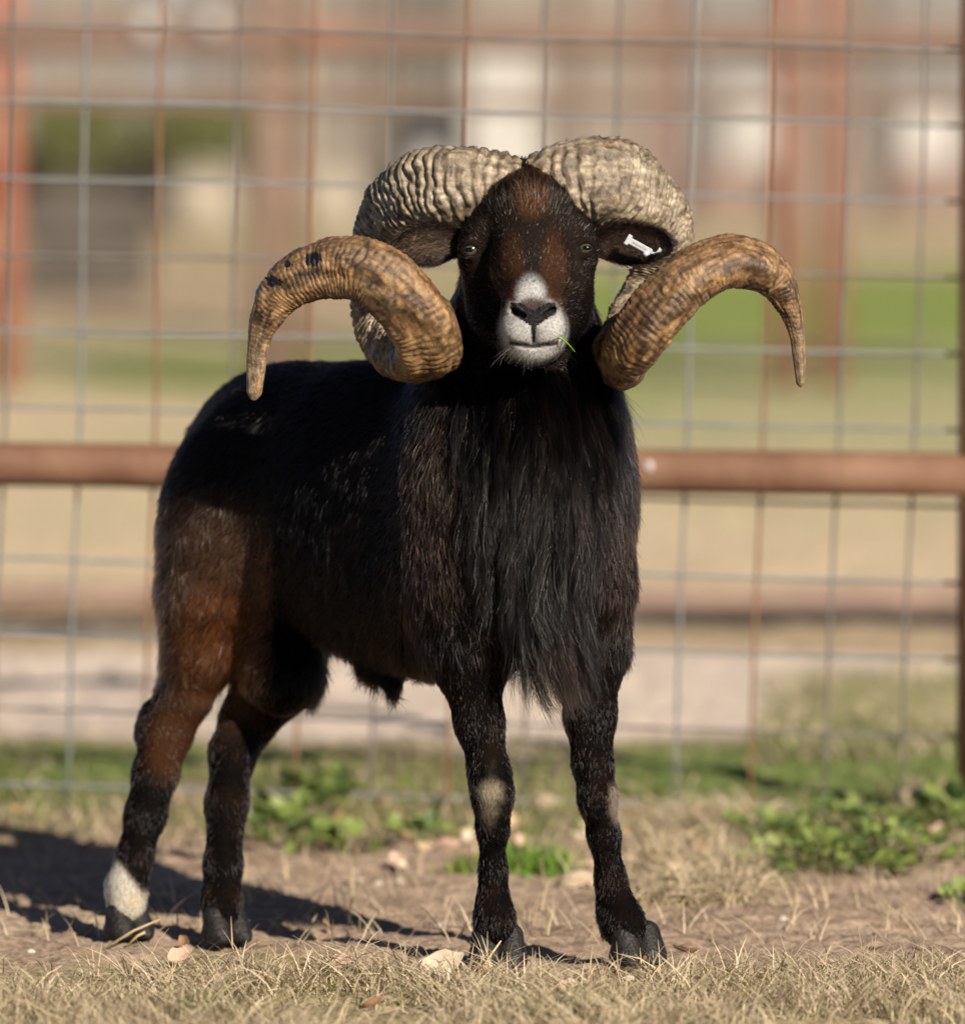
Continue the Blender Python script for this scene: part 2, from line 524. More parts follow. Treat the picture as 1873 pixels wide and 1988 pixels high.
def unit(v):
    return v / (np.linalg.norm(v, axis=-1, keepdims=True) + 1e-9)

# ---- skin, nose
VN = normals_of(V, Q)
qc = V[Q].mean(1); qx, qy = proj(qc)
is_nose = (qc[:, 1] < -.09) & (qy > 588 + 15 * np.clip(1 - np.abs(qx - 1035.5) / 26, 0, 1)) & (qy < 642) & (np.abs(qx - 1035.5) < np.where(qy < 606, 44, np.clip(44 - (qy - 606) * 1.45, 4, 44)))
lab = np.arange(len(V))
qn = Q[is_nose]
for _ in range(200):
    mn = lab[qn].min(1); old = lab.copy()
    for i_ in range(4): np.minimum.at(lab, qn[:, i_], mn)
    if (old == lab).all(): break
vals, cn_ = np.unique(lab[qn[:, 0]], return_counts=True)
is_nose[np.flatnonzero(is_nose)[lab[qn[:, 0]] != vals[cn_.argmax()]]] = False
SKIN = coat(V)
def sub_mesh(Q, keep):
    q = Q[keep]; u = np.unique(q); r = np.zeros(len(V), int); r[u] = np.arange(len(u))
    return u, r[q]
u_, q_ = sub_mesh(Q, ~is_nose)
body = mesh_obj('body', V[u_], q_, M_skin, ram)
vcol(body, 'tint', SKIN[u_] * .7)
u_, q_ = sub_mesh(Q, is_nose)
nose = mesh_obj('nose', V[u_], q_, M_nose, ram)
tag(nose, 'dark wet nose between the white lips')

# ---- short coat
NOSE_C = W(1035, 618, -.15)
def regions(P):
    x, y = proj(P); dep = P[:, 1]
    head = sstep(.10, .03, dep) * ((y < 720) & (x > 850) & (x < 1200))
    muz = ((x - 1034) ** 2 + (y - 640) ** 2 < 85 ** 2) & (dep < -.05)
    front = (dep < .2) & (x > 780)
    leg = (y > 1330) | ((y > 1280) & (dep < .1))
    return x, y, dep, head, muz, front, leg
def density(P, N):
    x, y, dep, head, muz, front, leg = regions(P)
    view = unit(CAM - P)
    facing = (N * view).sum(1)
    d = np.where(facing > -.25, 1.0, .3)
    d = d * np.where(head > .5, 2.2, 1.0) * np.where(muz, 1.6, 1.0) * np.where(leg, 1.3, 1.0)
    d = d * np.where((dep > .2) & (x > 540) & (y < 1300), .55, 1.0)
    yt = 588 + 15 * np.clip(1 - np.abs(x - 1035.5) / 26, 0, 1)
    d = d * np.where((dep < -.09) & (y > yt) & (y < 642) & (np.abs(x - 1035.5) < np.where(y < 606, 44, np.clip(44 - (y - 606) * 1.45, 4, 44))), 0.0, 1.0)
    d = d * np.where((np.abs(x - 1036) < 4) & (y > 600) & (y < 668) & (dep < -.09), 0.0, 1.0)
    d = d * np.where((np.abs(y - (671 - ((x - 1035) / 57) ** 2 * 9)) < 3.5) & (np.abs(x - 1035) < 47) & (dep < -.05), .0, 1.0)
    for ex, ey, ed in EYES:
        d = d * np.where((x - ex) ** 2 / 1.5 + (y - ey) ** 2 < 17 ** 2, np.where(dep < .02, 0.0, 1.0), 1.0)
    return d
def comb_field(P, N):
    x, y, dep, head, muz, front, leg = regions(P)
    D = np.tile(np.array([0, 0, -1.0]), (len(P), 1))
    D = D + np.where(front | leg, 0.0, .75)[:, None] * -FW
    out = P - NOSE_C
    out[:, 1] *= .6
    D = lerp(D, unit(out), np.where((y > 672) & muz, .35, head)[:, None])
    D = np.where(((y > 655) & muz)[:, None], np.stack([(x - 1035) / 60, np.zeros(len(x)), -np.ones(len(x))], 1), D)
    T = D - (D * N).sum(1, keepdims=True) * N
    return unit(T)
NF = 240000
P, N = scatter(V, Q, VN, NF, density)
x, y, dep, head, muz, front, leg = regions(P)
L = np.full(NF, .013)
L = np.where(front, .016, L)
L = np.where((y > 1180) & ~front & (dep < .5), .015, L)
L = np.where(leg, .0068, L)
L = np.where(head > .5, .0062 + .005 * (y < 420) , L)
L = np.where((head > .5) & (y < 395) & (np.abs(x - 1030) < 40), -.0 + .016, L)
L = np.where(muz, .0048, L)
L = np.where((y > 1230) & (y < 1345) & (x > 590) & (x < 860) & (dep > .05), .022, L)
L = L * (.6 + .8 * rng.random(NF))
T = comb_field(P, N)
wob = np.stack([noise3(P + s_, 70) for s_ in (0, 11, 23)], 1) - .5
calm = np.where(leg | (head > .5), .45, 1.0)[:, None]
T = T + 1.1 * wob * calm + .28 * calm * rng.normal(size=(NF, 3))
T = unit(T - (T * N).sum(1, keepdims=True) * N)
lift = np.where(leg, .24, np.where(head > .5, .26, .26)) * (.5 + rng.random(NF))
K = 4
t = np.linspace(0, 1, K)[None, :, None]
pts = (P - N * .0012)[:, None, :] + L[:, None, None] * (T[:, None, :] * t + N[:, None, :] * lift[:, None, None] * (1.3 * t - .55 * t * t))
pts = pts + (rng.normal(size=(NF, 1, 3)) * .10 * L[:, None, None]) * t * t
pts[:, :, 2] -= (.10 * L)[:, None] * t[:, :, 0] ** 2 * (~muz[:, None])
base_r = np.where(muz, .00018, np.where(head > .5, .00024, np.where(leg, .00025, .00026)))
rad = base_r[:, None] * np.array([1.0, .95, .75, .25])[None, :]
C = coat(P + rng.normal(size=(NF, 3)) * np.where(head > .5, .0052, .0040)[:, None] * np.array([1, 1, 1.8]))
lum = C.mean(1, keepdims=True)
C = C * np.exp(np.where(lum > .1, .3, 1.0) * rng.normal(size=(NF, 1)))
tipred = (rng.random((NF, 1)) < .16) & (lum < .06)
C = np.where(tipred, C * np.array([3.4, 2.1, 1.5]), C)
gp_ = .02 + .30 * blob(x, y, 1036, 435, 18, 30, .6) + .16 * (blob(x, y, 1125, 438, 36, 26, .5) + blob(x, y, 903, 455, 28, 26, .5)) + .12 * blob(x, y, 1036, 500, 26, 50, .5)
grey = (rng.random((NF, 1)) < gp_[:, None]) & (head[:, None] > .5) & (lum < .2)
C = np.where(grey, np.array([.20, .19, .18]), C)
C = np.clip(C, .0015, .85)
glint = np.where(rng.random(NF) < np.where(leg, .7, np.where(head > .5, .45, np.where(front, .25, np.where(x < 520, .3, .05)))), (.12 + .5 * rng.random(NF)) * np.where(leg, .75, np.where(front | (x < 520), 1, .5)), .0)
rad = rad * (1 + .12 * (glint > 0))[:, None]
fur = hair('fur', pts, rad, C, ram, gl=glint)

# ---- long breast mane
NM = 22000
def mdens(P, N):
    x, y = proj(P)
    m = blob(x, y, 1045, 890, 130, 250, .35) * (N[:, 1] < -.1) * (.25 + 1.5 * sstep(.4, .62, noise3(P * np.array([1, 1, .3]), 60))) * (P[:, 1] < .12) * (y > 715)
    m = np.maximum(m, 1.8 * blob(x, y, 1060, 1180, 75, 85, .3) * (N[:, 1] < 0) * (P[:, 1] < .1))
    return m
P, N = scatter(V, Q, VN, NM, mdens)
x, y = proj(P)
L = .045 + .055 * rng.random(NM) ** 1.5
L = L * (.7 + .6 * rng.random(NM))
L = np.where((y > 1060) & (x > 975), .045 + .06 * rng.random(NM), L)
nl = 340
li = rng.choice(NM, nl, replace=False)
d2 = ((P[:, None, [0, 2]] * np.array([1.0, .45]) - P[None, li][:, :, [0, 2]] * np.array([1.0, .45])) ** 2).sum(-1)
near = d2.argmin(1)
K = 10
def flow(P, N, L):
    """hair hanging down over the breast, kept just outside the skin"""
    pos = P - N * .001
    path = [pos]
    step = (L / (K - 1))[:, None]
    for k in range(1, K):
        px_, py_ = proj(pos)
        d = np.tile(np.array([0, -.10, -1.0]), (len(P), 1))
        d[:, 0] += .55 * (noise3(pos + 40, 26) - .5) + .25 * (noise3(pos + 47, 80) - .5) + sstep(1130, 1330, py_) * .42 * sstep(960, 1040, px_)
        d[:, 1] += .25 * (noise3(pos + 60, 30) - .5)
        if k == 1: d = d + N * .5
        pos = pos + unit(d) * step
        s_ = sdf(pos)
        low = s_ < .004 + .0015 * k
        if low.any():
            g = grad(pos[low])
            pos[low] += g * (.004 + .0015 * k - s_[low])[:, None]
        path.append(pos)
    return np.stack(path, 1)
pts = flow(P, N, L)
lock = pts[li][near]
sep = rng.normal(size=(NM, 1, 3)) * .0024
lw = (rng.random((nl, 1, 3)) - .5) * np.array([.022, .020, .0])
sep = sep + (lw[near] - np.array([0, .004, 0])) * 1.0
t = np.linspace(0, 1, K)[None, :, None]
w = .84 * t ** .9 * (rng.random((NM, 1, 1)) < .86)
target = lock + sep * (.35 + .65 * t) * sstep(0, .4, t)
target[:, :, 2] = .5 * target[:, :, 2] + .5 * pts[:, :, 2]
pts = pts * (1 - w) + target * w
ph = rng.random((NM, 1)) * 6.28
pts[:, :, 0] += .0022 * np.sin(t[:, :, 0] * 7 + ph) * t[:, :, 0]
fly = rng.random(NM) < .09
pts[fly] += rng.normal(size=(fly.sum(), 1, 3)) * .012 * t ** 1.5
rad = .00016 * np.array([1, 1, 1, .95, .9, .85, .75, .65, .5, .2])[None, :] * (.7 + .6 * rng.random((NM, 1)))
C = np.array([.0040, .0034, .0034]) * np.exp(.8 * rng.normal(size=(NM, 1)))
lockred = rng.random(nl) < .22
C = np.where(lockred[near][:, None] & (rng.random((NM, 1)) < .6), C * np.array([2.6, 1.6, 1.35]), C)
red = blob(x, y, 1070, 1200, 45, 60, .4) * (rng.random(NM) < .4)
C = lerp(C, np.array([.045, .018, .010]), red[:, None])
gm = np.where(rng.random(NM) < .2, .3 + .6 * rng.random(NM), .05)
rad = rad * (1 + .6 * (gm > .5))[:, None]
mane = hair('mane', pts, rad, np.clip(C, .0015, .8), ram, M_mane, gl=gm)
tag(mane, 'long black hair hanging down the breast')
# whiskers of the chin
nw = 46
ang = rng.random(nw) * 2 - 1
wp = np.array([W(1035 + 60 * a_, 668 + 18 * rng.random() + 8 * (1 - abs(a_)), surf(1035 + 50 * a_, 672)) for a_ in ang])
wd = unit(np.stack([ang * 1.0, -np.ones(nw) * .6, -.9 + .5 * np.abs(ang)], 1) + .25 * rng.normal(size=(nw, 3)))
wl = (.012 + .014 * rng.random(nw))[:, None, None]
t = np.linspace(0, 1, 5)[None, :, None]
pts = wp[:, None] + wd[:, None] * wl * t; pts[:, :, 2] -= (.004 * t[:, :, 0] ** 2)
hair('whiskers', pts, np.tile(np.array([.00014, .00013, .00011, .00009, .00004]), (nw, 1)), np.where(rng.random((nw, 1)) < .5, .5, .06) * np.ones((nw, 3)), ram)

# ---- eyes
M_iris = simple_mat('iris', (.028, .024, .017), (.058, .052, .036), 300, rough=.08, spec=.45)
M_pupil = simple_mat('pupil', (.002, .002, .003), rough=.12, spec=.3)
def uv_sphere(c, r, nu=24, nv=14, axes=None):
    A = np.eye(3) if axes is None else np.array(axes)
    v = [];
    for j in range(nv + 1):
        for i in range(nu):
            th = math.pi * j / nv; ph = 2 * math.pi * i / nu
            v.append(np.array(c) + (np.array([math.sin(th) * math.cos(ph), math.sin(th) * math.sin(ph), math.cos(th)]) * r) @ A)
    f = [(j * nu + i, (j + 1) * nu + i, (j + 1) * nu + (i + 1) % nu, j * nu + (i + 1) % nu) for j in range(nv) for i in range(nu)]
    return np.array(v), np.array(f)
for (ex, ey, ed), out_ in zip(EYES, (-1, 1)):
    c = W(ex, ey, ed + .0045)
    v, f = uv_sphere(c, 18.5 * U)
    e = mesh_obj('eye', v, f, M_iris, ram)
    look = unit(np.array([out_ * .25, -1, .08]))
    side = unit(np.cross(look, UP)); up = np.cross(side, look)
    v, f = uv_sphere(c + look * 15.2 * U, np.array([9.5 * U, 4.4 * U, 5.5 * U]), 16, 8, [side, look, up])
    mesh_obj('pupil', v, f, M_pupil, e)

# ---- ears
def make_ear(base, tip, half, cupdir, name='ear'):
    """leaf shaped shell: base and tip in the world, half width, cup opening towards cupdir"""
    ax = tip - base; Ln = np.linalg.norm(ax); ax = ax / Ln
    dn = unit(np.cross(ax, cupdir)); dn = dn if dn[2] < 0 else -dn
    fr = np.cross(ax, dn); fr = fr if fr @ cupdir > 0 else -fr
    nu, nv = 30, 17
    def sheet(off):
        P = []
        for i in range(nu):
            u = i / (nu - 1)
            w = half * (0.55 + .45 * sstep(0, .45, u)) * math.sqrt(max(0, 1 - max(0, (u - .35) / .65) ** 2.3)) + .0008
            for j in range(nv):
                v_ = -1 + 2 * j / (nv - 1)
                cup = .42 * half * (abs(v_) ** 2.0 - .75) * (1 - .35 * u) - .10 * half * math.sin(u * 3)
                wav = .05 * half * math.sin(u * 9 + v_ * 2)
                curl = -.18 * half * (v_ > 0) * v_ ** 3
                P.append(base + ax * (u * Ln) + dn * (w * v_ * (1 if v_ > 0 else .92)) + fr * (cup + wav + curl + off))
        return np.array(P)
    A, B = sheet(.0012), sheet(-.0016)
    v = np.concatenate([A, B]); n = nu * nv
    f = []
    for i in range(nu - 1):
        for j in range(nv - 1):
            a = i * nv + j
            f.append((a, a + nv, a + nv + 1, a + 1)); f.append((n + a, n + a + 1, n + a + nv + 1, n + a + nv))
    for i in range(nu - 1):
        for j, s_ in ((0, 1), (nv - 1, -1)):
            a, b = i * nv + j, (i + 1) * nv + j
            f.append((a, n + a, n + b, b) if s_ > 0 else (a, b, n + b, n + a))
    for j in range(nv - 1):
        a = (nu - 1) * nv + j
        f.append((a, n + a, n + a + 1, a + 1))
    f = np.array(f)
    e = mesh_obj(name, v, f, M_ear, ram)
    nn = normals_of(v, f)
    if ((A[nv * 10 + 8] - B[nv * 10 + 8]) @ nn[nv * 10 + 8]) < 0: nn = -nn
    inner = np.zeros(len(v)); inner[:n] = 1
    loc = (v - base) @ ax / Ln; vv = np.abs((v - base) @ dn) / half
    inn = inner * blob(loc, vv, .5, .1, .4, .55, .5)
    c = lerp(np.array([.020, .014, .011]), np.array([.05, .036, .028]), inn[:, None])
    vcol(e, 'tint', c)
    P, N = scatter(v, f, nn, 5200)
    Tn = ax + .5 * dn * ((P - base) @ dn / half)[:, None] + .25 * rng.normal(size=(len(P), 3))
    Tn = unit(Tn - (Tn * N).sum(1, keepdims=True) * N)
    Lh = .0075 * (.5 + rng.random(len(P)))
    t = np.linspace(0, 1, 4)[None, :, None]
    pts = P[:, None] + Lh[:, None, None] * (Tn[:, None] * t + N[:, None] * .3 * t)
    ci = lerp(np.array([.018, .012, .010]), np.array([.085, .060, .046]), (blob((P - base) @ ax / Ln, np.abs((P - base) @ dn) / half, .5, .1, .4, .6, .5) * ((N @ fr) > 0))[:, None])
    hair('ear_fur', pts, np.tile(np.array([.0002, .0002, .00016, .00005]), (len(P), 1)), ci * np.exp(.4 * rng.normal(size=(len(P), 1))), e)
    return e, ax, dn, fr
make_ear(W(904, 470, .016), W(766, 474, -.040), 43 * U, np.array([-.25, -1, .0]))
ear2, eax, edn, efr = make_ear(W(1138, 470, .016), W(1306, 472, -.030), 43 * U, np.array([.2, -1, -.05]))
# ---- horns: ridged tubes swept along their own spirals
def spline(ctrl, n):
    C = np.array(ctrl, dtype=float)
    m = len(C)
    d = np.concatenate([[0], np.cumsum(np.sqrt(np.linalg.norm(np.diff(C[:, :3], axis=0), axis=1)))])
    ext = np.vstack([2 * C[0] - C[1], C, 2 * C[-1] - C[-2]])
    de = np.concatenate([[d[0] - (d[1] - d[0])], d, [d[-1] + d[-1] - d[-2]]])
    out = []
    tt = np.linspace(0, d[-1], n)
    seg = np.clip(np.searchsorted(d, tt, side='right') - 1, 0, m - 2)
    for t, s in zip(tt, seg):
        t0, t1, t2, t3 = de[s:s + 4]; p0, p1, p2, p3 = ext[s:s + 4]
        a1 = (t1 - t) / (t1 - t0) * p0 + (t - t0) / (t1 - t0) * p1
        a2 = (t2 - t) / (t2 - t1) * p1 + (t - t1) / (t2 - t1) * p2
        a3 = (t3 - t) / (t3 - t2) * p2 + (t - t2) / (t3 - t2) * p3
        b1 = (t2 - t) / (t2 - t0) * a1 + (t - t0) / (t2 - t0) * a2
        b2 = (t3 - t) / (t3 - t1) * a2 + (t - t1) / (t3 - t1) * a3
        out.append((t2 - t) / (t2 - t1) * b1 + (t - t1) / (t2 - t1) * b2)
    return np.array(out)
def resample(C, n):
    s = np.concatenate([[0], np.cumsum(np.linalg.norm(np.diff(C[:, :3], axis=0), axis=1))])
    u = np.linspace(0, s[-1], n)
    return np.stack([np.interp(u, s, C[:, i]) for i in range(C.shape[1])], 1), u
m, nt, b = new_mat('horn')
b.inputs['Roughness'].default_value = .33
b.inputs['Specular IOR Level'].default_value = .4
at = nd(nt, 'ShaderNodeAttribute', attribute_name='tint')
tc = nd(nt, 'ShaderNodeTexCoord')
n1 = nd(nt, 'ShaderNodeTexNoise', Scale=90.0, Detail=8.0, Roughness=.68)
n2 = nd(nt, 'ShaderNodeTexNoise', Scale=520.0, Detail=5.0, Roughness=.7)
nt.links.new(tc.outputs['Object'], n1.inputs['Vector']); nt.links.new(tc.outputs['Object'], n2.inputs['Vector'])
mr = nd(nt, 'ShaderNodeMapRange'); mr.inputs[1].default_value = .32; mr.inputs[2].default_value = .68; mr.inputs[3].default_value = .35; mr.inputs[4].default_value = 1.55
nt.links.new(n1.outputs['Fac'], mr.inputs[0])
mr2 = nd(nt, 'ShaderNodeMapRange'); mr2.inputs[1].default_value = .3; mr2.inputs[2].default_value = .7; mr2.inputs[3].default_value = .7; mr2.inputs[4].default_value = 1.3
nt.links.new(n2.outputs['Fac'], mr2.inputs[0])
mu = nd(nt, 'ShaderNodeMath', operation='MULTIPLY'); nt.links.new(mr.outputs[0], mu.inputs[0]); nt.links.new(mr2.outputs[0], mu.inputs[1])
sc_ = nd(nt, 'ShaderNodeVectorMath', operation='SCALE'); nt.links.new(at.outputs['Color'], sc_.inputs[0]); nt.links.new(mu.outputs[0], sc_.inputs['Scale'])
nt.links.new(sc_.outputs[0], b.inputs['Base Color'])
ad = nd(nt, 'ShaderNodeMath', operation='ADD'); nt.links.new(n1.outputs['Fac'], ad.inputs[0]); nt.links.new(n2.outputs['Fac'], ad.inputs[1])
bp = nd(nt, 'ShaderNodeBump', Strength=.55, Distance=.0018); nt.links.new(ad.outputs[0], bp.inputs['Height']); nt.links.new(bp.outputs['Normal'], b.inputs['Normal'])
M_horn = m

def make_horn(ctrl, seed, side, chips=()):
    pts = [np.append(W(*c[:3]), c[3] * U) for c in ctrl]
    C, s = resample(spline(pts, 1600), 940)
    P, r = C[:, :3], C[:, 3]
    n = len(P); S = s[-1]
    Tn = unit(np.gradient(P, axis=0))
    # frame: normal turns with the inside of the curl
    ref = unit(np.array([0, 0, -1.0]) + np.array([0, -.3, 0]))
    Nn = np.zeros_like(P); nrm = unit(ref - (ref @ Tn[0]) * Tn[0])
    for i in range(n):
        nrm = unit(nrm - (nrm @ Tn[i]) * Tn[i]); Nn[i] = nrm
    Bn = np.cross(Tn, Nn)
    m = 88
    th = np.linspace(0, 2 * math.pi, m, endpoint=False)
    u = (s / S)[:, None]; TH = th[None, :]
    # blunt tip
    rr = r[:, None] * np.sqrt(np.clip((S - s) / (r[-1] * 1.2), 0.0004, 1))[:, None]
    # keeled cross-section
    shape = 1 + .07 * np.cos(2 * TH + .6 + seed) + .075 * np.cos(3 * TH + 1.3 * side + 2.2 * u) + .012 * np.cos(5 * TH + seed)
    q = np.stack(np.broadcast_arrays(s[:, None] * 1.0, np.cos(TH) * .05, np.sin(TH) * .05), -1)
    warp = (fbm(q + seed, 30) - .5) * .014 + (noise3(q + seed + 5, 90) - .5) * .005
    lam = .0088 - .0022 * u
    ph = s[:, None] + warp + .004 * np.cos(TH + 1.0)
    def ridge(p_, lam_):
        f = (p_ / lam_) % 1.0
        return np.where(f < .72, np.sin(f / .72 * math.pi) ** .7, -.25 * np.sin((f - .72) / .28 * math.pi))
    strong = 1 - sstep(.38, .62, u)
    outer = sstep(.36, .56, u)
    pits = fbm(q + 17 + seed, 140)
    amp = (.0019 * strong + .0006) * (.45 + 1.1 * fbm(q + 9, 45)) * np.clip(1.15 - .9 * sstep(.62, .8, fbm(q + 29, 26)), .25, 1.2)
    rid = ridge(ph, lam * 1.12) + .32 * ridge(ph * 1.0 + .5 * warp + .002 * np.sin(3 * TH), .0034)
    beads = (noise3(q + 31, 170) - .5) * .0034 * strong
    # few deep growth rings on the outer half
    deep = 0
    for g0 in np.array([.10, .22, .335, .47, .53, .60, .68, .745, .79, .815, .84, .865]) + .012 * np.sin(seed * np.arange(12)):
        wv = u + (fbm(q + 51 + g0 * 30, 24) - .5) * .06 + .012 * np.sin(TH + g0 * 40)
        deep = deep - .0030 * np.exp(-((wv - g0) / .0026) ** 2) * sstep(.36, .62, noise3(q + 77 + g0 * 9, 20)) * (.35 + .65 * sstep(-.3, .6, np.cos(TH + .4 * side + 2 * u)))
    # lengthwise seams on the outer half
    seam = -.0012 * np.exp(-((np.cos(TH + .4 * side + 3 * u + 1.2 * (noise3(q + 3, 9) - .5)) - .55) / .035) ** 2) * outer * (noise3(q + 21, 18) > .35)
    lump = (fbm(q + 60 + seed, 28) - .5) * .0085 + (fbm(q + 90 + seed, 70) - .5) * .0034
    fade = np.clip((1 - u) * 6, .25, 1)
    rad = rr * shape + (amp * rid + beads + deep + seam + lump) * fade * np.clip(rr / .012, .1, 1)
    chipm = np.zeros((n, m))
    V = P[:, None] + rad[:, :, None] * (np.cos(TH)[:, :, None] * Nn[:, None] + np.sin(TH)[:, :, None] * Bn[:, None])
    px, py = proj(V)
    for cx, cy, rx, ry in chips:
        edge = (fbm(V * 1.0 + 8, 130, 4) - .5) * 2.4
        chipm = np.maximum(chipm, (np.sqrt(((px - cx) / rx) ** 2 + ((py - cy) / ry) ** 2) + edge < 1) * (V[:, :, 1] < .0))
    V = V - chipm[:, :, None] * .0012 * unit(V - P[:, None])
    Vv = V.reshape(-1, 3)
    a = (np.arange(n - 1)[:, None] * m + np.arange(m)[None]); bq = (np.arange(n - 1)[:, None] * m + (np.arange(m)[None] + 1) % m)
    F = np.stack([a, bq, bq + m, a + m], -1).reshape(-1, 4)
    Vv = np.vstack([Vv, P[-1] + Tn[-1] * .002])
    o = mesh_obj('horn', Vv, F, M_horn, ram)
    # growth colour: weathered buff near the skull, brown and waxy towards the tip
    qf = q
    big = fbm(qf + 44, 24)[..., None]
    c = lerp(np.array([.190, .148, .100]), np.array([.148, .080, .034]), outer[..., None] * (.65 + .5 * big))
    c = lerp(c, np.array([.29, .24, .17]), (sstep(.5, .7, fbm(qf + 70, 40)) * (1 - outer) * .8)[..., None])
    c = lerp(c, np.array([.036, .021, .012]), (sstep(.48, .66, fbm(qf + 81, 36)) * (.25 + .55 * outer))[..., None])
    c = lerp(c, np.array([.22, .165, .11]), sstep(.88, .97, u)[..., None] * .7)
    fine = fbm(q * np.array([.45, 1.6, 1.6]) + 5, 210)[..., None]
    c = c * (.62 + .76 * sstep(.3, .7, fine))
    c = lerp(c, np.array([.34, .205, .095]), (sstep(.56, .72, fbm(qf + 120, 50)) * outer * .6)[..., None])
    dirt = np.clip(-rid, 0, 1) * strong * 1.6 + np.clip(-deep / .0016, 0, 1) * .8
    c = lerp(c, np.array([.06, .04, .025]), np.clip(dirt, 0, .75)[..., None])
    soot = sstep(.60, .72, fbm(qf + 15, 55)) * blob(px, py, 590, 505, 60, 45, .5) if chips else np.zeros((n, m))
    c = lerp(c, np.array([.035, .03, .03]), soot[..., None] * .8)
    c = lerp(c, np.array([.006, .006, .007]), chipm[..., None])
    cc = np.vstack([c.reshape(-1, 3), c[-1, :1]])
    vcol(o, 'tint', cc)
    return o
horn_r = make_horn([(1010, 395, .045, 70), (960, 376, .035, 74), (900, 366, .035, 76), (838, 370, .055, 72), (785, 404, .09, 66), (755, 455, .125, 59), (746, 525, .140, 57), (750, 600, .125, 56), (775, 660, .075, 58), (812, 686, .010, 60), (833, 676, -.050, 60), (818, 622, -.085, 60), (776, 568, -.095, 59), (720, 526, -.088, 58), (664, 516, -.075, 56), (606, 528, -.062, 50), (550, 560, -.05, 42), (514, 620, -.04, 29), (500, 678, -.034, 20), (496, 730, -.03, 16.5), (492, 778, -.028, 13)], 1.7, -1,
    chips=((608, 502, 13, 18), (526, 546, 17, 9), (560, 512, 10, 7)))
tag(horn_r, 'buff spiral horn with black chipped patches near its tip')
horn_l = make_horn([(1048, 395, .045, 70), (1090, 366, .035, 74), (1150, 352, .035, 78), (1205, 368, .06, 80), (1250, 398, .095, 66), (1278, 440, .13, 65), (1290, 500, .155, 54), (1272, 560, .155, 54), (1245, 620, .125, 54), (1220, 670, .075, 54), (1207, 696, .015, 52), (1212, 690, -.045, 51), (1238, 658, -.080, 53), (1282, 602, -.095, 54), (1336, 547, -.092, 53), (1384, 518, -.085, 52), (1430, 508, -.075, 51), (1474, 520, -.065, 46), (1508, 548, -.055, 37), (1532, 590, -.05, 26), (1546, 640, -.045, 17), (1552, 695, -.04, 13), (1554, 752, -.036, 7.5)], 4.1, 1)
tag(horn_l, 'brown spiral horn with an unbroken slender tip')

# ---- cloven hooves
def make_hoof(cx, cy, depth, toe, spread, w=24, top=46):
    """two claws side by side; toe: ground direction the hoof points to"""
    toe = unit(np.array([toe[0], toe[1], 0.0])); sd = np.array([-toe[1], toe[0], 0.0])
    base = np.array(W(cx, cy, depth)); base[2] = 0
    h = None
    for s_ in (-1, 1):
        c0 = base + sd * s_ * spread * U
        keep = PRIMS[:]
        PRIMS.clear()
        for a_, ra, b_, rb in ((c0 + UP * top * U - toe * 6 * U, w * .92, c0 + UP * 20 * U + toe * 12 * U, w * 1.02), (c0 + UP * 20 * U + toe * 8 * U, w * 1.0, c0 + UP * 9 * U + toe * 34 * U + sd * s_ * 2 * U, w * .52), (c0 + UP * 16 * U - toe * 14 * U, w * .9, c0 + UP * 12 * U + toe * 8 * U, w * .95)):
            PRIMS.append(('cap', a_, ra * U, b_, rb * U, .008, 'add'))
        lo = c0 - .055; hi = c0 + .06; lo[2] = -.012
        F = sdf_grid(lo, hi, .0024)
        zz = np.arange(lo[2], hi[2] + .0024, .0024)[:F.shape[2]]
        F = np.maximum(F, -(zz - .001)[None, None, :])
        PRIMS[:] = keep
        v, q = surface_nets(F, lo, .0024)
        if h is None:
            h = mesh_obj('hoof', v, q, M_hoof, ram)
        else:
            mesh_obj('claw', v, q, M_hoof, h)
make_hoof(966, 1862, -.005, (.1, -1), 25, 29, 60)
make_hoof(1236, 1858, .018, (.5, -1), 25, 29, 60)
make_hoof(248, 1805, .295, (.5, -.85), 22, 26, 50)
make_hoof(438, 1825, .255, (.5, -.85), 22, 26, 50)

# ---- ear tag and the grass blade in its mouth
M_tag = simple_mat('tag plastic', (.42, .44, .46), (.35, .36, .37), 200, rough=.35, bump=.1)
M_tagd = simple_mat('tag print', (.18, .17, .16), (.4, .38, .35), 700, rough=.5)
def bevel_box(c, ax, half, bev=.0008):
    """box with chamfered edges; ax rows = axes"""
    A = np.array(ax); h = np.array(half); v = []
    import itertools
    idx = {}
    for sg in itertools.product((-1, 1), repeat=3):
        for k in range(3):
            p = np.array([sg[i] * (h[i] - (0 if i == k else bev)) for i in range(3)])
            idx[(sg, k)] = len(v); v.append(np.array(c) + p @ A)
    f = []
    for k in range(3):
        i, j = (k + 1) % 3, (k + 2) % 3
        for s in (-1, 1):
            q = []
            for a_, b_ in ((-1, -1), (1, -1), (1, 1), (-1, 1)):
                sg = [0, 0, 0]; sg[k] = s; sg[i] = a_; sg[j] = b_
                q.append(idx[(tuple(sg), k)])
            f.append(q if s > 0 else q[::-1])
            for t_ in (-1, 1):
                sg1 = [0, 0, 0]; sg1[k] = s; sg1[i] = t_; sg1[j] = -1; sg2 = sg1[:]; sg2[j] = 1
                if True:
                    f.append([idx[(tuple(sg1), k)], idx[(tuple(sg2), k)], idx[(tuple(sg2), i)], idx[(tuple(sg1), i)]])
    for sg in itertools.product((-1, 1), repeat=3):
        f.append([idx[(sg, 0)], idx[(sg, 1)], idx[(sg, 2)]])
    return v, f
et = empty('ear_tag', tuple(W(1245, 481, .0)))
tag(et, "white plastic tag clipped through the ram's ear", 'ear tag')
t0 = np.array(W(1222, 467, -.022)); t1 = np.array(W(1264, 490, -.032))
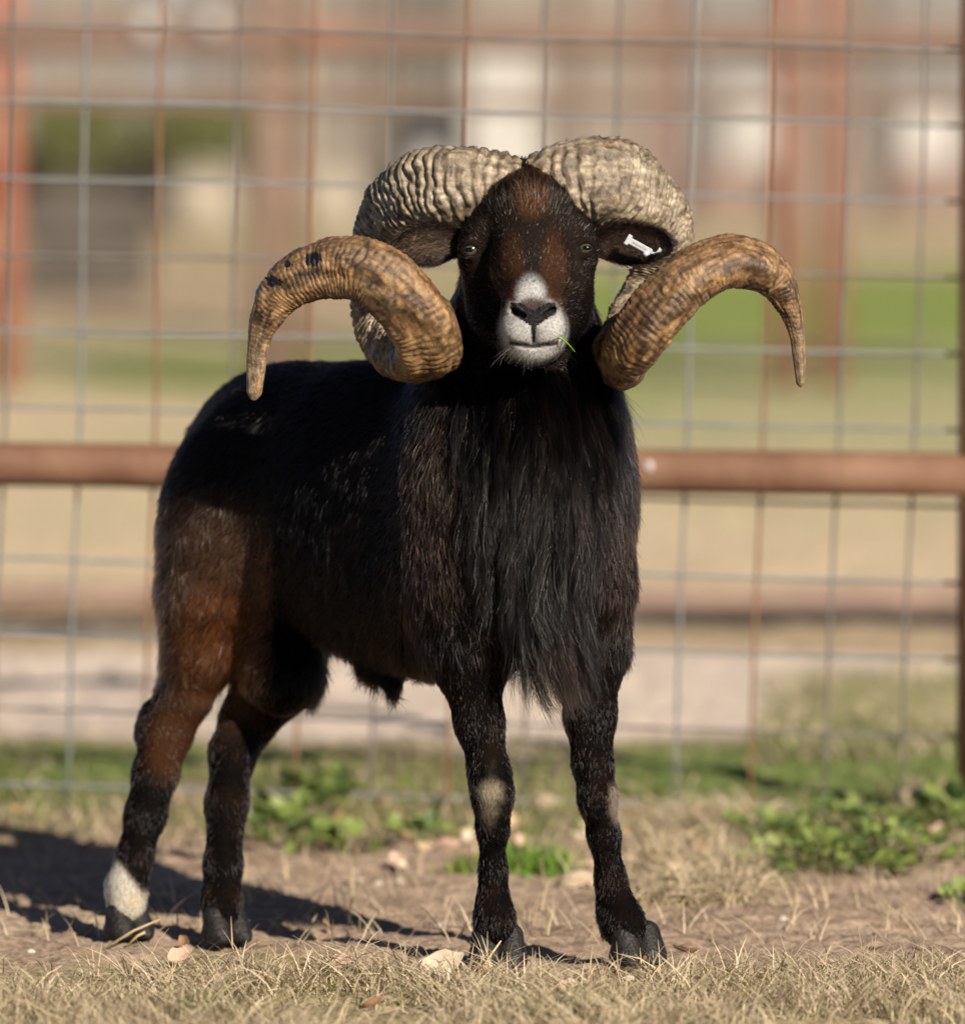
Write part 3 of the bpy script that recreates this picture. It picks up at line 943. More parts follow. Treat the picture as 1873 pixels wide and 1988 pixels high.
lax = unit(t1 - t0); fr_ = unit(np.array([.1, -1, .1])); fr_ = unit(fr_ - (fr_ @ lax) * lax); wax = np.cross(lax, fr_)
v, f = bevel_box((t0 + t1) / 2, [lax, wax, fr_], (np.linalg.norm(t1 - t0) / 2, 6.6 * U, 3.5 * U)); bar = mesh_obj('bar', v, f, M_tag, et, smooth=False)
v, f = bevel_box((t0 + t1) / 2 + fr_ * 3.6 * U, [lax, wax, fr_], (np.linalg.norm(t1 - t0) * .36, 2.2 * U, .5 * U), .0002); mesh_obj('print', v, f, M_tagd, bar, smooth=False)
v, f = bevel_box(t0 - lax * 3 * U, [wax, lax, fr_], (11 * U, 4 * U, 5 * U)); mesh_obj('cross_piece', v, f, M_tag, et, smooth=False)
v, f = uv_sphere(t1 - lax * 8 * U - wax * -7 * U + fr_ * 2 * U, 6 * U, 16, 10); mesh_obj('stud', v, f, M_tag, et)
hv, hf = [], []
for i, a_ in enumerate(np.linspace(0, 1.9, 9)):
    cpt = t1 + lax * (13 * math.sin(a_)) * U * 1.0 + wax * (12 * (1 - math.cos(a_))) * U * (1 if wax[2] > 0 else -1)
    rd = unit(np.array(lax) * math.sin(a_) - wax * math.cos(a_))
    for q_ in ((-1, -1), (1, -1), (1, 1), (-1, 1)):
        hv.append(cpt + rd * q_[0] * 2.4 * U + fr_ * q_[1] * 4.5 * U)
    if i: hf += [(4 * i - 4 + k, 4 * i - 4 + (k + 1) % 4, 4 * i + (k + 1) % 4, 4 * i + k) for k in range(4)]
hf += [(0, 1, 2, 3), (32, 33, 34, 35)]
mesh_obj('hook', hv, hf, M_tag, et, smooth=False)

M_blade = simple_mat('green blade', (.16, .36, .02), (.22, .45, .04), 80, rough=.5)
bd = surf(1086, 656)
pA = [np.array(W(1084 + 32 * t_ , 654 + 15 * t_ + 14 * t_ * t_, bd - .004 - .02 * t_)) for t_ in np.linspace(0, 1, 9)]
bv, bf = [], []
for i, p_ in enumerate(pA):
    wd_ = (2.0 - 1.6 * i / 8) * U
    for d_ in ((.5, .1, .86), (-.5, -.1, -.86), (0, -.6, .0)):
        bv.append(p_ + np.array(d_) * wd_)
    if i: bf += [(3 * i - 3 + k, 3 * i - 3 + (k + 1) % 3, 3 * i + (k + 1) % 3, 3 * i + k) for k in range(3)]
gb = mesh_obj('grass_blade', bv, bf, M_blade)
tag(gb, "thin green grass blade held in the ram's lips", 'grass blade')
# ------------------------------------------------------------------ ground
def gz(x, y):
    p = np.stack(np.broadcast_arrays(x, y, 0 * np.asarray(x)), -1)
    near = 1 - sstep(6, 14, np.asarray(y))
    z = (fbm(p, 5) - .5) * .022 * near + (fbm(p + 9, 40) - .5) * .015 * near - .004
    z = z + (fbm(p + 4, .35) - .5) * .02 * sstep(2.5, 7, np.asarray(y))
    return z
ys = np.concatenate([np.arange(-2.5, 2.6, .0125), np.arange(2.6, 9, .04), np.arange(9, 45, .2), np.geomspace(45, 900, 24)])
xs_ = np.concatenate([np.arange(-.95, .951, .0125), np.geomspace(1.0, 700, 34)]); xs = np.sort(np.concatenate([-np.geomspace(1.0, 700, 34), xs_]))
GX, GY = np.meshgrid(xs, ys)
gp = np.stack([GX, GY, gz(GX, GY)], -1).reshape(-1, 3)
ny, nx = GX.shape
a = (np.arange(ny - 1)[:, None] * nx + np.arange(nx - 1)[None])
gf = np.stack([a, a + 1, a + nx + 1, a + nx], -1).reshape(-1, 4)
def ground_tint(P):
    x, y = proj(P * np.array([1, 1, 0.0]))
    y = 32175 / np.clip(P[:, 1] + 13, 1, None) - 590
    n = fbm(P * np.array([1, .35, 1]), 3.0); n_f = fbm(P + 5, 22); nb = fbm(P * np.array([1, .25, 1]) + 13, .8)
    c = np.tile(np.array([.32, .235, .172]), (len(P), 1))
    def mix(c, colr, m): return lerp(c, np.array(colr), np.clip(m, 0, 1)[:, None])
    c = mix(c, (.235, .165, .115), sstep(.5, .68, n_f) * .6)
    c = mix(c, (.40, .31, .225), sstep(.55, .75, fbm(P + 31, 9)) * .6)
    yy = y + (n - .5) * 90
    c = mix(c, (.22, .20, .09), sstep(1850, 1900, yy) * .6)                                        # under the dry turf
    c = mix(c, (.27, .21, .13), sstep(1660, 1600, yy))
    c = mix(c, (.13, .17, .05), sstep(1590, 1560, yy) * sstep(1440, 1470, yy) * sstep(.36, .56, n))
    right = sstep(1420, 1640, x) 
    c = mix(c, (.58, .485, .40), sstep(1455, 1415, yy) * (1 - right * sstep(1300, 1350, yy)))       # pale sand
    c = mix(c, (.33, .30, .16), right * sstep(1460, 1400, yy) * sstep(1290, 1330, yy) * .8)
    c = mix(c, (.34, .25, .14), sstep(1280, 1240, yy) * (.6 + .6 * n))
    c = mix(c, (.53, .42, .285), sstep(1180, 1150, y))
    c = mix(c, (.42, .37, .22), sstep(1180, 1150, y) * sstep(.5, .64, nb) * .6)
    # beyond the gate rail: paddock, greener to the right
    gright = sstep(600, 1150, x)
    c = mix(c, (.26, .28, .12), sstep(900, 850, yy) * gright * sstep(500, 530, y))
    c = mix(c, (.40, .36, .21), sstep(880, 840, yy) * sstep(640, 680, yy) * gright * sstep(.46, .62, nb) * .9)
    c = mix(c, (.19, .245, .055), sstep(680, 640, yy) * gright * sstep(500, 540, y) * .8)
    c = mix(c, (.17, .23, .05), sstep(770, 740, yy) * sstep(630, 660, yy) * (1 - gright) * sstep(.35, .6, nb) * .9)
    c = mix(c, (.33, .25, .17), sstep(650, 620, y) * (1 - gright) * .8)
    c = mix(c, (.36, .30, .19), sstep(530, 490, y))
    c = mix(c, (.22, .21, .11), sstep(330, 290, y) * .7)
    c = mix(c, (.15, .18, .06), sstep(-100, -250, y))
    return c
M_ground = attr_mat('ground', 'tint', rough=.95, nscale=70, namt=.35, spec=.1, bump=.55, bscale=120)
ground = mesh_obj('ground', gp, gf, M_ground)
vcol(ground, 'tint', ground_tint(gp))
tag(ground, kind='structure')

# ------------------------------------------------------------------ the gate behind the ram
M_rust = simple_mat('rusty pipe', (.115, .052, .027), (.17, .088, .052), 9, rough=.75, bump=.25, bscale=70)
M_rust2 = simple_mat('red oxide pipe', (.19, .08, .052), (.235, .105, .07), 7, rough=.7, bump=.2, bscale=60)
M_rust3 = simple_mat('weathered pipe', (.17, .115, .088), (.23, .16, .122), 8, rough=.8, bump=.2, bscale=60)
M_rust4 = simple_mat('red primer pipe', (.27, .085, .048), (.33, .118, .068), 7, rough=.7)
M_rust5 = simple_mat('brown pipe', (.125, .075, .052), (.165, .10, .072), 7, rough=.75)
M_galv = simple_mat('galvanised wire', (.15, .16, .165), (.20, .205, .205), 30, rough=.55, metal=.25)
M_wrust = simple_mat('rusted wire', (.15, .066, .03), (.20, .10, .055), 25, rough=.8)
M_wgrey = simple_mat('dulled wire', (.09, .08, .072), (.14, .125, .11), 25, rough=.7)
M_white = simple_mat('white paint', (.40, .38, .355), (.34, .325, .30), 6, rough=.6)
M_black = simple_mat('black plastic', (.012, .012, .013), (.02, .02, .02), 20, rough=.5)
def tube_mesh(P, r, n=10, caps=True):
    P = np.array(P, dtype=float); r = np.broadcast_to(np.asarray(r, dtype=float), (len(P),))
    T = unit(np.gradient(P, axis=0))
    ref = np.array([0, 1.0, 0]) if abs(T[0][1]) < .8 else np.array([1.0, 0, 0])
    v = []
    nrm = unit(np.cross(T[0], ref))
    for i in range(len(P)):
        nrm = unit(nrm - (nrm @ T[i]) * T[i]); bi = np.cross(T[i], nrm)
        for k in range(n):
            a_ = 2 * math.pi * k / n
            v.append(P[i] + r[i] * (math.cos(a_) * nrm + math.sin(a_) * bi))
    f = [(i * n + k, i * n + (k + 1) % n, (i + 1) * n + (k + 1) % n, (i + 1) * n + k) for i in range(len(P) - 1) for k in range(n)]
    if caps:
        f += [tuple(range(n))[::-1], tuple((len(P) - 1) * n + k for k in range(n))]
    return v, f
def tube(name, P, r, mat, parent, n=10):
    v, f = tube_mesh(P, r, n)
    return mesh_obj(name, v, f, mat, parent)
GD = 1.82
gate = empty('pipe_gate', (W(1893, 1560, GD)[0], GD, 0))
tag(gate, 'rusty pipe gate filled with square welded wire mesh behind the ram', 'gate')
def line(px0, py0, px1, py1, d, n=12, wob=0.0):
    A, B = np.array(W(px0, py0, d)), np.array(W(px1, py1, d))
    t_ = np.linspace(0, 1, n)[:, None]
    P = A + (B - A) * t_
    if wob: P = P + (np.stack([noise3(P + q, 3.1) for q in (3, 17, 29)], 1) - .5) * wob
    return P
tube('rail', line(-1500, 884, 1890, 922, GD), 43 / 1447, M_rust, gate, 24)
tube('rail', line(-1500, -170, 1900, -150, GD), 43 / 1447, M_rust, gate, 24)
PB = W(1889, 1600, GD); PT = W(1897, -260, GD)
tube('post', [(PB[0], GD, -.05), tuple(lerp(PB, PT, .5)), tuple(PT)], 32 / 1447, M_rust, gate, 24)
PB = W(-1480, 1600, GD); PT = W(-1474, -260, GD)
tube('post', [(PB[0], GD, -.05), tuple(PT)], 32 / 1447, M_rust, gate, 24)
wy = GD + .033                                                         # the mesh is welded on the back of the frame
for k in range(-7, 13):
    x0 = 28 + 148 * k
    mt = M_wrust if k in (2, 4, 6, 10, -2, -5) else (M_galv if k in (1, 9, -3, -6) else M_wgrey)
    tube('wire', line(x0, -150, x0 - 40 - 17 * x0 / 1873, 1572 + 6 * math.sin(k * 2.1), wy, 16, .008), .0024, mt, gate, 8)
for k in range(0, 11):
    yl, yr = 50 + 147.5 * k, 97 + 148.5 * k
    e = -1300
    tube('wire', line(e, yl + (yr - yl) * (e / 1860), 1885, yr, wy - .0054, 40, .009), .0024, M_galv if k % 3 else M_wgrey, gate, 8)
# knob on the rail
v, f = uv_sphere(W(1260, 905, GD - .03), np.array([.006, .005, .008]), 12, 8); mesh_obj('bolt_head', v, f, M_white, gate)

# ------------------------------------------------------------------ things lying behind the gate
def ground_line(pts, lift, n=40):
    Pp = np.array([G(x_, y_) for x_, y_ in pts]); s_ = np.linspace(0, len(Pp) - 1, n)
    P = np.stack([np.interp(s_, np.arange(len(Pp)), Pp[:, i]) for i in range(3)], 1)
    P[:, 2] = gz(P[:, 0], P[:, 1]) + lift
    return P
Pp = ground_line([(-300, 1185), (1000, 1192), (2300, 1198)], .024)
Pp[:, 2] = np.linspace(Pp[:, 2].mean(), Pp[:, 2].mean() + .001, len(Pp)) + .004
lp = tube('fallen_pipe', Pp, .024, M_rust3, None, 16)
tag(lp, 'long weathered pipe lying on the pale ground beyond the gate', 'pipe')
hose = tube('hose', ground_line([(-120, 1228), (60, 1222), (190, 1222), (330, 1216), (600, 1212), (900, 1208), (1250, 1202), (1420, 1205), (1650, 1208), (1900, 1212)], .007, 60), .014, M_black, None, 10)
tag(hose, 'black hose lying in front of the fallen pipe', 'hose')

# red corral fence farther off
FD = 11.0
cf = empty('corral_fence', (W(520, 760, FD)[0], FD, 0))
tag(cf, 'blurred red oxide pipe corral fence in the paddock', 'fence')
for px_, r_, mt in ((12, .03, M_rust4), (520, .036, M_rust3), (572, .014, M_rust), (1530, .03, M_rust2), (1616, .03, M_rust2), (2300, .03, M_rust2), (-700, .03, M_rust2)):
    A = W(px_, 760, FD)
    tube('post', [(A[0], FD, -.15), (A[0], FD, .8), (A[0], FD, 1.75)], r_, mt, cf, 14)
for py_, r_, mt in ((72, .036, M_rust5), (196, .014, M_rust5), (-420, .024, M_rust3)):
    tube('rail', line(-900, py_ - 6, 2500, py_ + 8, FD - .03), r_, mt, cf, 14)
v, f = bevel_box(W(632, 66, FD - .06), np.eye(3), (.052, .02, .022), .004); mesh_obj('clamp', v, f, M_rust2, cf, smooth=False)
for px_, py_ in ((286, 52), (412, 46)):
    v, f = uv_sphere(W(px_, py_, FD - .07), np.array([.026, .02, .026]), 14, 10)
    mesh_obj('insulator', v, f, M_white, cf)

# farmyard odds and ends against the shed
M_wood = simple_mat('grey boards', (.055, .046, .038), (.08, .066, .054), 8, rough=.85, bump=.3)
M_cream = simple_mat('cream canvas', (.25, .215, .165), (.29, .25, .19), 6, rough=.8)
M_tan = simple_mat('tan cladding', (.165, .14, .115), (.195, .168, .138), 3, rough=.8)
M_grey = simple_mat('grey cladding', (.15, .138, .13), (.18, .165, .155), 3, rough=.7)
M_mauve = simple_mat('faded red cladding', (.16, .105, .085), (.19, .13, .105), 3, rough=.8)
M_dark = simple_mat('dark cladding', (.075, .065, .055), (.10, .088, .075), 3, rough=.8)
def crate(px0, px1, pyb, h, dpt, mat, name, label, cat, slats=4):
    base = G((px0 + px1) / 2, pyb)
    w_ = (px1 - px0) * (base[1] + 13) / FPX
    base[2] = gz(base[0], base[1])
    e = empty(name, tuple(base)); tag(e, label, cat)
    hs = h / slats
    for i in range(slats):
        for sy in (-1, 1):
            v, f = bevel_box(base + np.array([0, sy * dpt / 2, hs * (i + .5) + .002]), np.eye(3), (w_ / 2, .012, hs * .44), .004)
            mesh_obj('slat', v, f, mat, e, smooth=False)
        for sx in (-1, 1):
            v, f = bevel_box(base + np.array([sx * (w_ / 2 - .0145), 0, hs * (i + .5) + .002]), np.eye(3), (.011, dpt / 2 - .014, hs * .44), .004)
            mesh_obj('slat', v, f, mat, e, smooth=False)
    for sx in (-1, 1):
        for sy in (-1, 1):
            v, f = bevel_box(base + np.array([sx * (w_ / 2 - .045), sy * (dpt / 2 - .03), h / 2]), np.eye(3), (.016, .0165, h / 2), .003)
            mesh_obj('corner_post', v, f, mat, e, smooth=False)
    return e
crate(45, 292, 566, .27, .3, M_wood, 'wooden_crate', 'blurred grey wooden crate on the ground beside the red post', 'crate')
def sack(px0, px1, pyb, h, name, label, mat):
    base = G((px0 + px1) / 2, pyb); w_ = (px1 - px0) * (base[1] + 13) / FPX
    base[2] = gz(base[0], base[1])
    v, f = uv_sphere((0, 0, 0), 1, 28, 18)
    s_ = np.sign(v) * np.abs(v) ** .55
    v = s_ * np.array([w_ / 2, .12, h / 2]) * (1 + .10 * (noise3(v + px0, 2.5) - .5)[:, None])
    v[:, 2] = np.where(v[:, 2] < -h * .45, -h * .45, v[:, 2])
    e = empty(name, tuple(base)); tag(e, label, 'sack')
    o = mesh_obj('bag', v + base + np.array([0, 0, h * .45 - .004]), f, mat, e)
    vv, ff = tube_mesh([base + np.array([-w_ * .3, -.02, h * .93]), base + np.array([0, -.02, h * .99]), base + np.array([w_ * .3, -.02, h * .93])], .012, 8)
    mesh_obj('tied_mouth', vv, ff, mat, e)
sack(322, 465, 452, .19, 'feed_sack', 'cream feed sack standing behind the grey crate', M_cream)
sack(572, 702, 452, .20, 'feed_sack', 'cream feed sack standing to the right of the thick faded post', M_cream)
# shed with clad wall
SD = 19.0
shed = empty('shed', (W(1200, 415, SD)[0], SD, 0))
tag(shed, 'blurred farm shed with patched tan and grey cladding', 'shed')
def panel(px0, px1, z0, z1, mat, name='panel', off=0.0, par=None, t_=.03):
    A, B = W(px0, 280, SD)[0], W(px1, 280, SD)[0]
    v, f = bevel_box(np.array([(A + B) / 2, SD + off, (z0 + z1) / 2]), np.eye(3), ((B - A) / 2 - .004, t_, (z1 - z0) / 2), .008)
    return mesh_obj(name, v, f, mat, par or shed, smooth=False)
pan = [(-900, -500, M_tan), (-500, -150, M_grey), (-150, 60, M_grey), (60, 250, M_tan), (250, 470, M_grey), (470, 600, M_tan), (600, 765, M_tan), (765, 895, M_dark), (895, 1062, M_tan), (1062, 1245, M_tan), (1245, 1335, M_mauve), (1335, 1412, M_grey), (1412, 1500, M_grey), (1500, 1680, M_tan), (1680, 1800, M_grey), (1800, 1900, M_grey), (1900, 2300, M_tan), (2300, 2700, M_grey)]
for a_, b_, mt in pan: panel(a_, b_, -.1, 2.3, mt)
for a_, b_, mt in ((410, 434, M_mauve), (690, 706, M_dark), (742, 760, M_mauve), (1100, 1122, M_mauve), (1330, 1344, M_dark), (1700, 1716, M_mauve)): panel(a_, b_, -.05, 2.2, mt, 'batten', -.05, t_=.015)
for a_, b_, mt in ((-880, -140, M_tan), (-130, 56, M_dark), (470, 590, M_mauve), (1070, 1320, M_mauve), (1350, 1495, M_mauve), (1505, 1690, M_tan), (1720, 2600, M_mauve)): panel(a_, b_, -.08, .155, mt, 'skirting_board', -.075, t_=.012)
dr = panel(902, 1052, .02, .46, M_white, 'door', -.05)
v, f = uv_sphere(W(1040, 215, SD - .11), .012, 10, 8); mesh_obj('handle', v, f, M_dark, dr)
panel(1412, 1496, .12, .38, M_white, 'window_board', -.045); panel(1745, 1850, .1, .33, M_white, 'window_board', -.045)
panel(765, 895, .06, .3, M_black, 'doorway', -.04, t_=.012)
A, B = W(-900, 0, SD)[0], W(2700, 0, SD)[0]
v, f = bevel_box(np.array([(A + B) / 2, SD + 1.2, 2.36]), [[1, 0, 0], [0, math.cos(.14), math.sin(.14)], [0, -math.sin(.14), math.cos(.14)]], ((B - A) / 2 + .2, 1.7, .03), .01)
mesh_obj('roof', v, f, M_grey, shed, smooth=False)
for a_ in (-895, 2695):
    v, f = bevel_box(np.array([W(a_, 0, SD)[0], SD + 1.2, 1.1]), np.eye(3), (.03, 1.16, 1.2), .01)
    mesh_obj('side_wall', v, f, M_tan, shed, smooth=False)
# drum in the doorway
bs = G(826, 424); bs[2] = gz(bs[0], bs[1]); e = empty('drum', tuple(bs)); tag(e, 'white plastic drum in front of the dark shed doorway', 'drum')
zz = [q * 1.5 for q in (0, .01, .05, .055, .06, .09, .095, .10, .125, .13)]; rr = [.045, .052, .052, .056, .052, .052, .056, .052, .05, .03]
v, f = tube_mesh([bs + np.array([0, 0, z_]) for z_ in zz], rr, 24); mesh_obj('barrel', v, f, M_white, e)
v, f = tube_mesh([bs + np.array([.015, 0, .193]), bs + np.array([.015, 0, .207])], .012, 12); mesh_obj('cap', v, f, M_dark, e)
# olive bush left of the shed doors
def foliage_card(n, centre, rad3, size, seedv):
    r_ = np.random.default_rng(seedv)
    d_ = unit(r_.normal(size=(n, 3))) * (r_.random((n, 1)) ** .4)
    p_ = centre + d_ * rad3 * (.75 + .5 * noise3(d_ + seedv, 2.2)[:, None])
    ax1 = unit(r_.normal(size=(n, 3))); ax2 = unit(np.cross(ax1, r_.normal(size=(n, 3))))
    s_ = size * (.6 + .8 * r_.random((n, 1)))
    v = np.stack([p_ - ax1 * s_, p_ + ax2 * s_ * .4, p_ + ax1 * s_, p_ - ax2 * s_ * .4], 1).reshape(-1, 3)
    return v, np.arange(4 * n).reshape(-1, 4)
M_olive = simple_mat('olive leaves', (.10, .11, .035), (.17, .17, .065), 14, rough=.7)
M_bark = simple_mat('bark', (.10, .07, .05), (.15, .11, .08), 30, rough=.9)
for px_, lab_ in ((150, 'olive green shrub beside the red post in front of the shed'), (385, 'olive green shrub standing behind the cream feed sack')):
    bs = G(px_, 428); bs[2] = gz(bs[0], bs[1])
    e = empty('shrub', tuple(bs)); tag(e, lab_, 'shrub', 'shrubs by the shed')
    v, f = foliage_card(2600, bs + np.array([0, 0, .26]), np.array([.17, .12, .115]), .017, int(px_)); mesh_obj('crown', v, f, M_olive, e, smooth=False)['kind'] = 'stuff'
    for k in range(4):
        dx = (k - 1.5) * .03
        v, f = tube_mesh([bs + np.array([dx * .4, 0, -.02]), bs + np.array([dx, .01 * k, .12]), bs + np.array([dx * 2.4, .02, .25])], [.009, .007, .003], 8); mesh_obj('stem', v, f, M_bark, e)
# ------------------------------------------------------------------ turf, weeds, litter
def blades(n, xy, length, width, lean, tint, seedv, K=4, curl=1.0):
    """n curved ribbon blades rooted at xy"""
    r_ = np.random.default_rng(seedv)
    z = gz(xy[:, 0], xy[:, 1])
    az = r_.random(n) * 2 * math.pi
    h = np.stack([np.cos(az), np.sin(az), np.zeros(n)], 1)
    side = np.stack([-np.sin(az), np.cos(az), np.zeros(n)], 1)
    tw = r_.normal(size=(n, 1)) * .5
    side = side * np.cos(tw) + np.array([0, 0, 1.0]) * np.sin(tw)
    t_ = np.linspace(0, 1, K)
    out = []
    for t0_ in t_:
        ang = lean * (0.35 + curl * t0_)
        p = np.stack([xy[:, 0], xy[:, 1], z], 1) + h * (np.sin(ang) * t0_ * length)[:, None]
        p[:, 2] += np.maximum(np.cos(ang), -.15) * t0_ * length - .002
        wv = (width * (1 - .85 * t0_ ** 2))[:, None]
        out.append(p - side * wv); out.append(p + side * wv)
    v = np.stack(out, 1).reshape(-1, 3)
    f = np.concatenate([np.arange(n)[:, None] * 2 * K + np.array([2 * i, 2 * i + 1, 2 * i + 3, 2 * i + 2])[None] for i in range(K - 1)])
    return v, f, np.repeat(tint, 2 * K, axis=0)
M_grass = attr_mat('grass blades', 'tint', rough=.7, spec=.25, transl=.25)
def grass_obj(name, parts):
    vs, fs, ts, o = [], [], [], 0
    for v, f, t_ in parts:
        vs.append(v); fs.append(f + o); ts.append(t_); o += len(v)
    ob = mesh_obj(name, np.concatenate(vs), np.concatenate(fs), M_grass)
    vcol(ob, 'tint', np.concatenate(ts))
    return ob
def spots(n, px0, px1, py0, py1, dens=None):
    """random places on the ground inside a patch"""
    out = np.zeros((0, 2))
    while len(out) < n:
        A = np.array([G(px0, py1), G(px1, py0)]); d0, d1 = A[0, 1], A[1, 1]
        y = d0 + (d1 - d0) * rng.random(n * 2)
        sc = (y + 13) / FPX
        x = ((px0 + (px1 - px0) * rng.random(n * 2)) - 936.5) * sc
        p = np.stack([x, y], 1)
        if dens is not None:
            p = p[rng.random(len(p)) < dens(p)]
        out = np.vstack([out, p])
    return out[:n]
def straw(n):
    base = np.array([[.52, .42, .27], [.44, .35, .22], [.36, .30, .19], [.60, .50, .35], [.40, .31, .23]])[rng.integers(0, 5, n)]
    return base * (.75 + .5 * rng.random((n, 1)))
def green(n):
    base = np.array([[.10, .16, .035], [.14, .20, .04], [.08, .12, .03], [.19, .22, .07]])[rng.integers(0, 4, n)]
    return base * (.7 + .6 * rng.random((n, 1)))
def patchy(s, lo, hi, seedv=0):
    return lambda p: .06 + .94 * sstep(lo, hi, fbm(np.stack([p[:, 0], p[:, 1] * .6, 0 * p[:, 0] + seedv], 1), s))
def front_edge(p):
    e = -.05 + .10 * (fbm(np.stack([p[:, 0], 0 * p[:, 0], 0 * p[:, 0]], 1), 7) - .5)
    return np.clip(sstep(e + .03, e - .14, p[:, 1]), 0, 1) * patchy(8, .36, .56)(p) * (1 - .85 * np.maximum(blob(p[:, 0], p[:, 1], .02, -.06, .05, .10, .4), blob(p[:, 0], p[:, 1], .19, -.05, .055, .10, .4)))
n1_, n2_, n3_ = 18500, 14000, 3600
xy = spots(n1_, -450, 2350, 1800, 2120, front_edge)
A1 = blades(n1_, xy, .016 + .050 * rng.random(n1_) ** 2.2, .0006 + .0007 * rng.random(n1_), .5 + 1.2 * rng.random(n1_), straw(n1_), 1)
xy = spots(n2_, -450, 2350, 1800, 2120, front_edge)
A2 = blades(n2_, xy, .03 + .05 * rng.random(n2_), .0006 + .0006 * rng.random(n2_), 1.25 + .35 * rng.random(n2_), straw(n2_), 2, curl=.3)
xy = spots(n3_, -450, 2350, 1850, 2120, front_edge)
A3 = blades(n3_, xy, .012 + .022 * rng.random(n3_), .0008 + .0006 * rng.random(n3_), .3 + .8 * rng.random(n3_), green(n3_) * np.array([1.3, 1.15, 1.4]), 3)
ob = grass_obj('dry_grass', [A1, A2, A3])
tag(ob, 'matted straw coloured grass in front of the hooves', 'grass', kind='stuff')
# thin straw on the dirt, denser by the dry clump to the right
n = 2600
xy = spots(n, 1180, 1480, 1585, 1760, patchy(6, .3, .6, 4))
B1 = blades(n, xy, .03 + .05 * rng.random(n), .0009 + .0007 * rng.random(n), .5 + 1.0 * rng.random(n), straw(n), 5)
n = 1500
xy = spots(n, -100, 2000, 1560, 1830)
B2 = blades(n, xy, .02 + .04 * rng.random(n), .0008 + .0006 * rng.random(n), 1.3 + .3 * rng.random(n), straw(n), 6, curl=.2)
ob = grass_obj('straw_litter', [B1, B2]); tag(ob, 'loose dry straw strewn over the brown dirt', 'straw', kind='stuff')
# green grass on both sides of the gate
n = 9000
xy = spots(n, -150, 2020, 1440, 1620, patchy(2.5, .48, .64, 2))
C1 = blades(n, xy, .015 + .03 * rng.random(n), .001 + .0008 * rng.random(n), .4 + .9 * rng.random(n), np.where(rng.random((n, 1)) < .4, straw(n) * .8, green(n) * np.array([1.25, 1.1, 1.1])), 7)
n = 3000
xy = spots(n, 1480, 2020, 1300, 1480, patchy(2, .35, .55, 8))
C2 = blades(n, xy, .02 + .03 * rng.random(n), .0012 + .0008 * rng.random(n), .4 + .9 * rng.random(n), np.where(rng.random((n, 1)) < .5, straw(n), green(n)), 8)
ob = grass_obj('green_grass', [C1, C2]); tag(ob, 'short green grass along the foot of the gate', 'grass', kind='stuff')

# single tufts that stick out of the turf
def tuft(px, py, n, length, name, label, cols, lean=(.15, .9), w=.0010, spread=.012, group=None):
    c = G(px, py)
    xy = c[None, :2] + rng.normal(size=(n, 2)) * spread
    v, f, t_ = blades(n, xy, length * (.5 + .7 * rng.random(n)), w * (.7 + .6 * rng.random(n)), lean[0] + (lean[1] - lean[0]) * rng.random(n), cols(n), int(px), K=5)
    o = mesh_obj(name, v, f, M_grass); vcol(o, 'tint', t_)
    tag(o, label, 'grass tuft', group); o['kind'] = 'stuff'
    return o
for i, (px, py, n, l) in enumerate(((640, 1890, 26, .055), (470, 1872, 30, .05), (945, 1902, 30, .06), (1430, 1900, 30, .055), (1690, 1905, 34, .06), (180, 1890, 16, .045), (1265, 1896, 26, .05), (1050, 1905, 24, .05), (1160, 1893, 30, .045))):
    tuft(px, py, n, l, 'straw_tuft', 'upright tuft of pale dry grass in the foreground turf', straw, group='dry tufts in the turf', lean=(.1, 1.1))
tuft(380, 1990, 130, .05, 'grass_tuft', 'dark green grass tuft growing in the dry turf on the sock side', lambda n: green(n) * .55, spread=.03)
tuft(1090, 1985, 110, .045, 'grass_tuft', 'green grass tuft in the dry turf below the front hooves', lambda n: green(n) * .9, spread=.022)
tuft(1040, 1690, 240, .05, 'grass_tuft', 'bright green grass clump on the dirt between the front legs', lambda n: green(n) * np.array([1.2, 1.5, .9]), spread=.026, w=.0016)
tuft(905, 1690, 90, .035, 'grass_tuft', 'small green grass clump on the dirt behind the front leg', lambda n: green(n) * np.array([1.4, 1.4, .9]), spread=.02, w=.0016)
tuft(1330, 1690, 260, .085, 'straw_clump', 'large straw coloured grass clump on the dirt before the gate', straw, spread=.05, w=.0014, lean=(.3, 1.2))

# leaves -------------------------------------------------------------
def leaf_mesh(name, mat, fold=.25, curl=.3, wide=.42, seedv=0):
    r_ = np.random.default_rng(seedv); v = []; f = []
    for i in range(7):
        t_ = i / 6; w_ = wide * math.sin(math.pi * min(1, t_ * .92 + .06)) ** .8 * (1 + .12 * r_.normal())
        for j in (-1, -.5, 0, .5, 1):
            v.append((t_ - .0, j * w_, fold * abs(j) * w_ + curl * (t_ - .3) ** 2 + .04 * r_.normal() * abs(j)))
    for i in range(6):
        for j in range(4):
            a_ = i * 5 + j; f.append((a_, a_ + 5, a_ + 6, a_ + 1))
    me = bpy.data.meshes.new(name); me.from_pydata(v, [], f); me.update()
    me.polygons.foreach_set('use_smooth', np.ones(len(me.polygons), dtype=bool))
    me.materials.append(mat)
    return me
def leaf_mat(name, c1, c2, sc):
    m = simple_mat(name, c1, c2, sc, rough=.55, bump=.2)
    nt = m.node_tree; b = nt.nodes['Principled BSDF']
    tr = nd(nt, 'ShaderNodeBsdfTranslucent'); tr.inputs['Color'].default_value = (*[min(1, 1.2 * q) for q in c2], 1)
    ms = nd(nt, 'ShaderNodeMixShader', Fac=.3)
    nt.links.new(b.outputs[0], ms.inputs[1]); nt.links.new(tr.outputs[0], ms.inputs[2]); nt.links.new(ms.outputs[0], nt.nodes['Material Output'].inputs['Surface'])
    return m
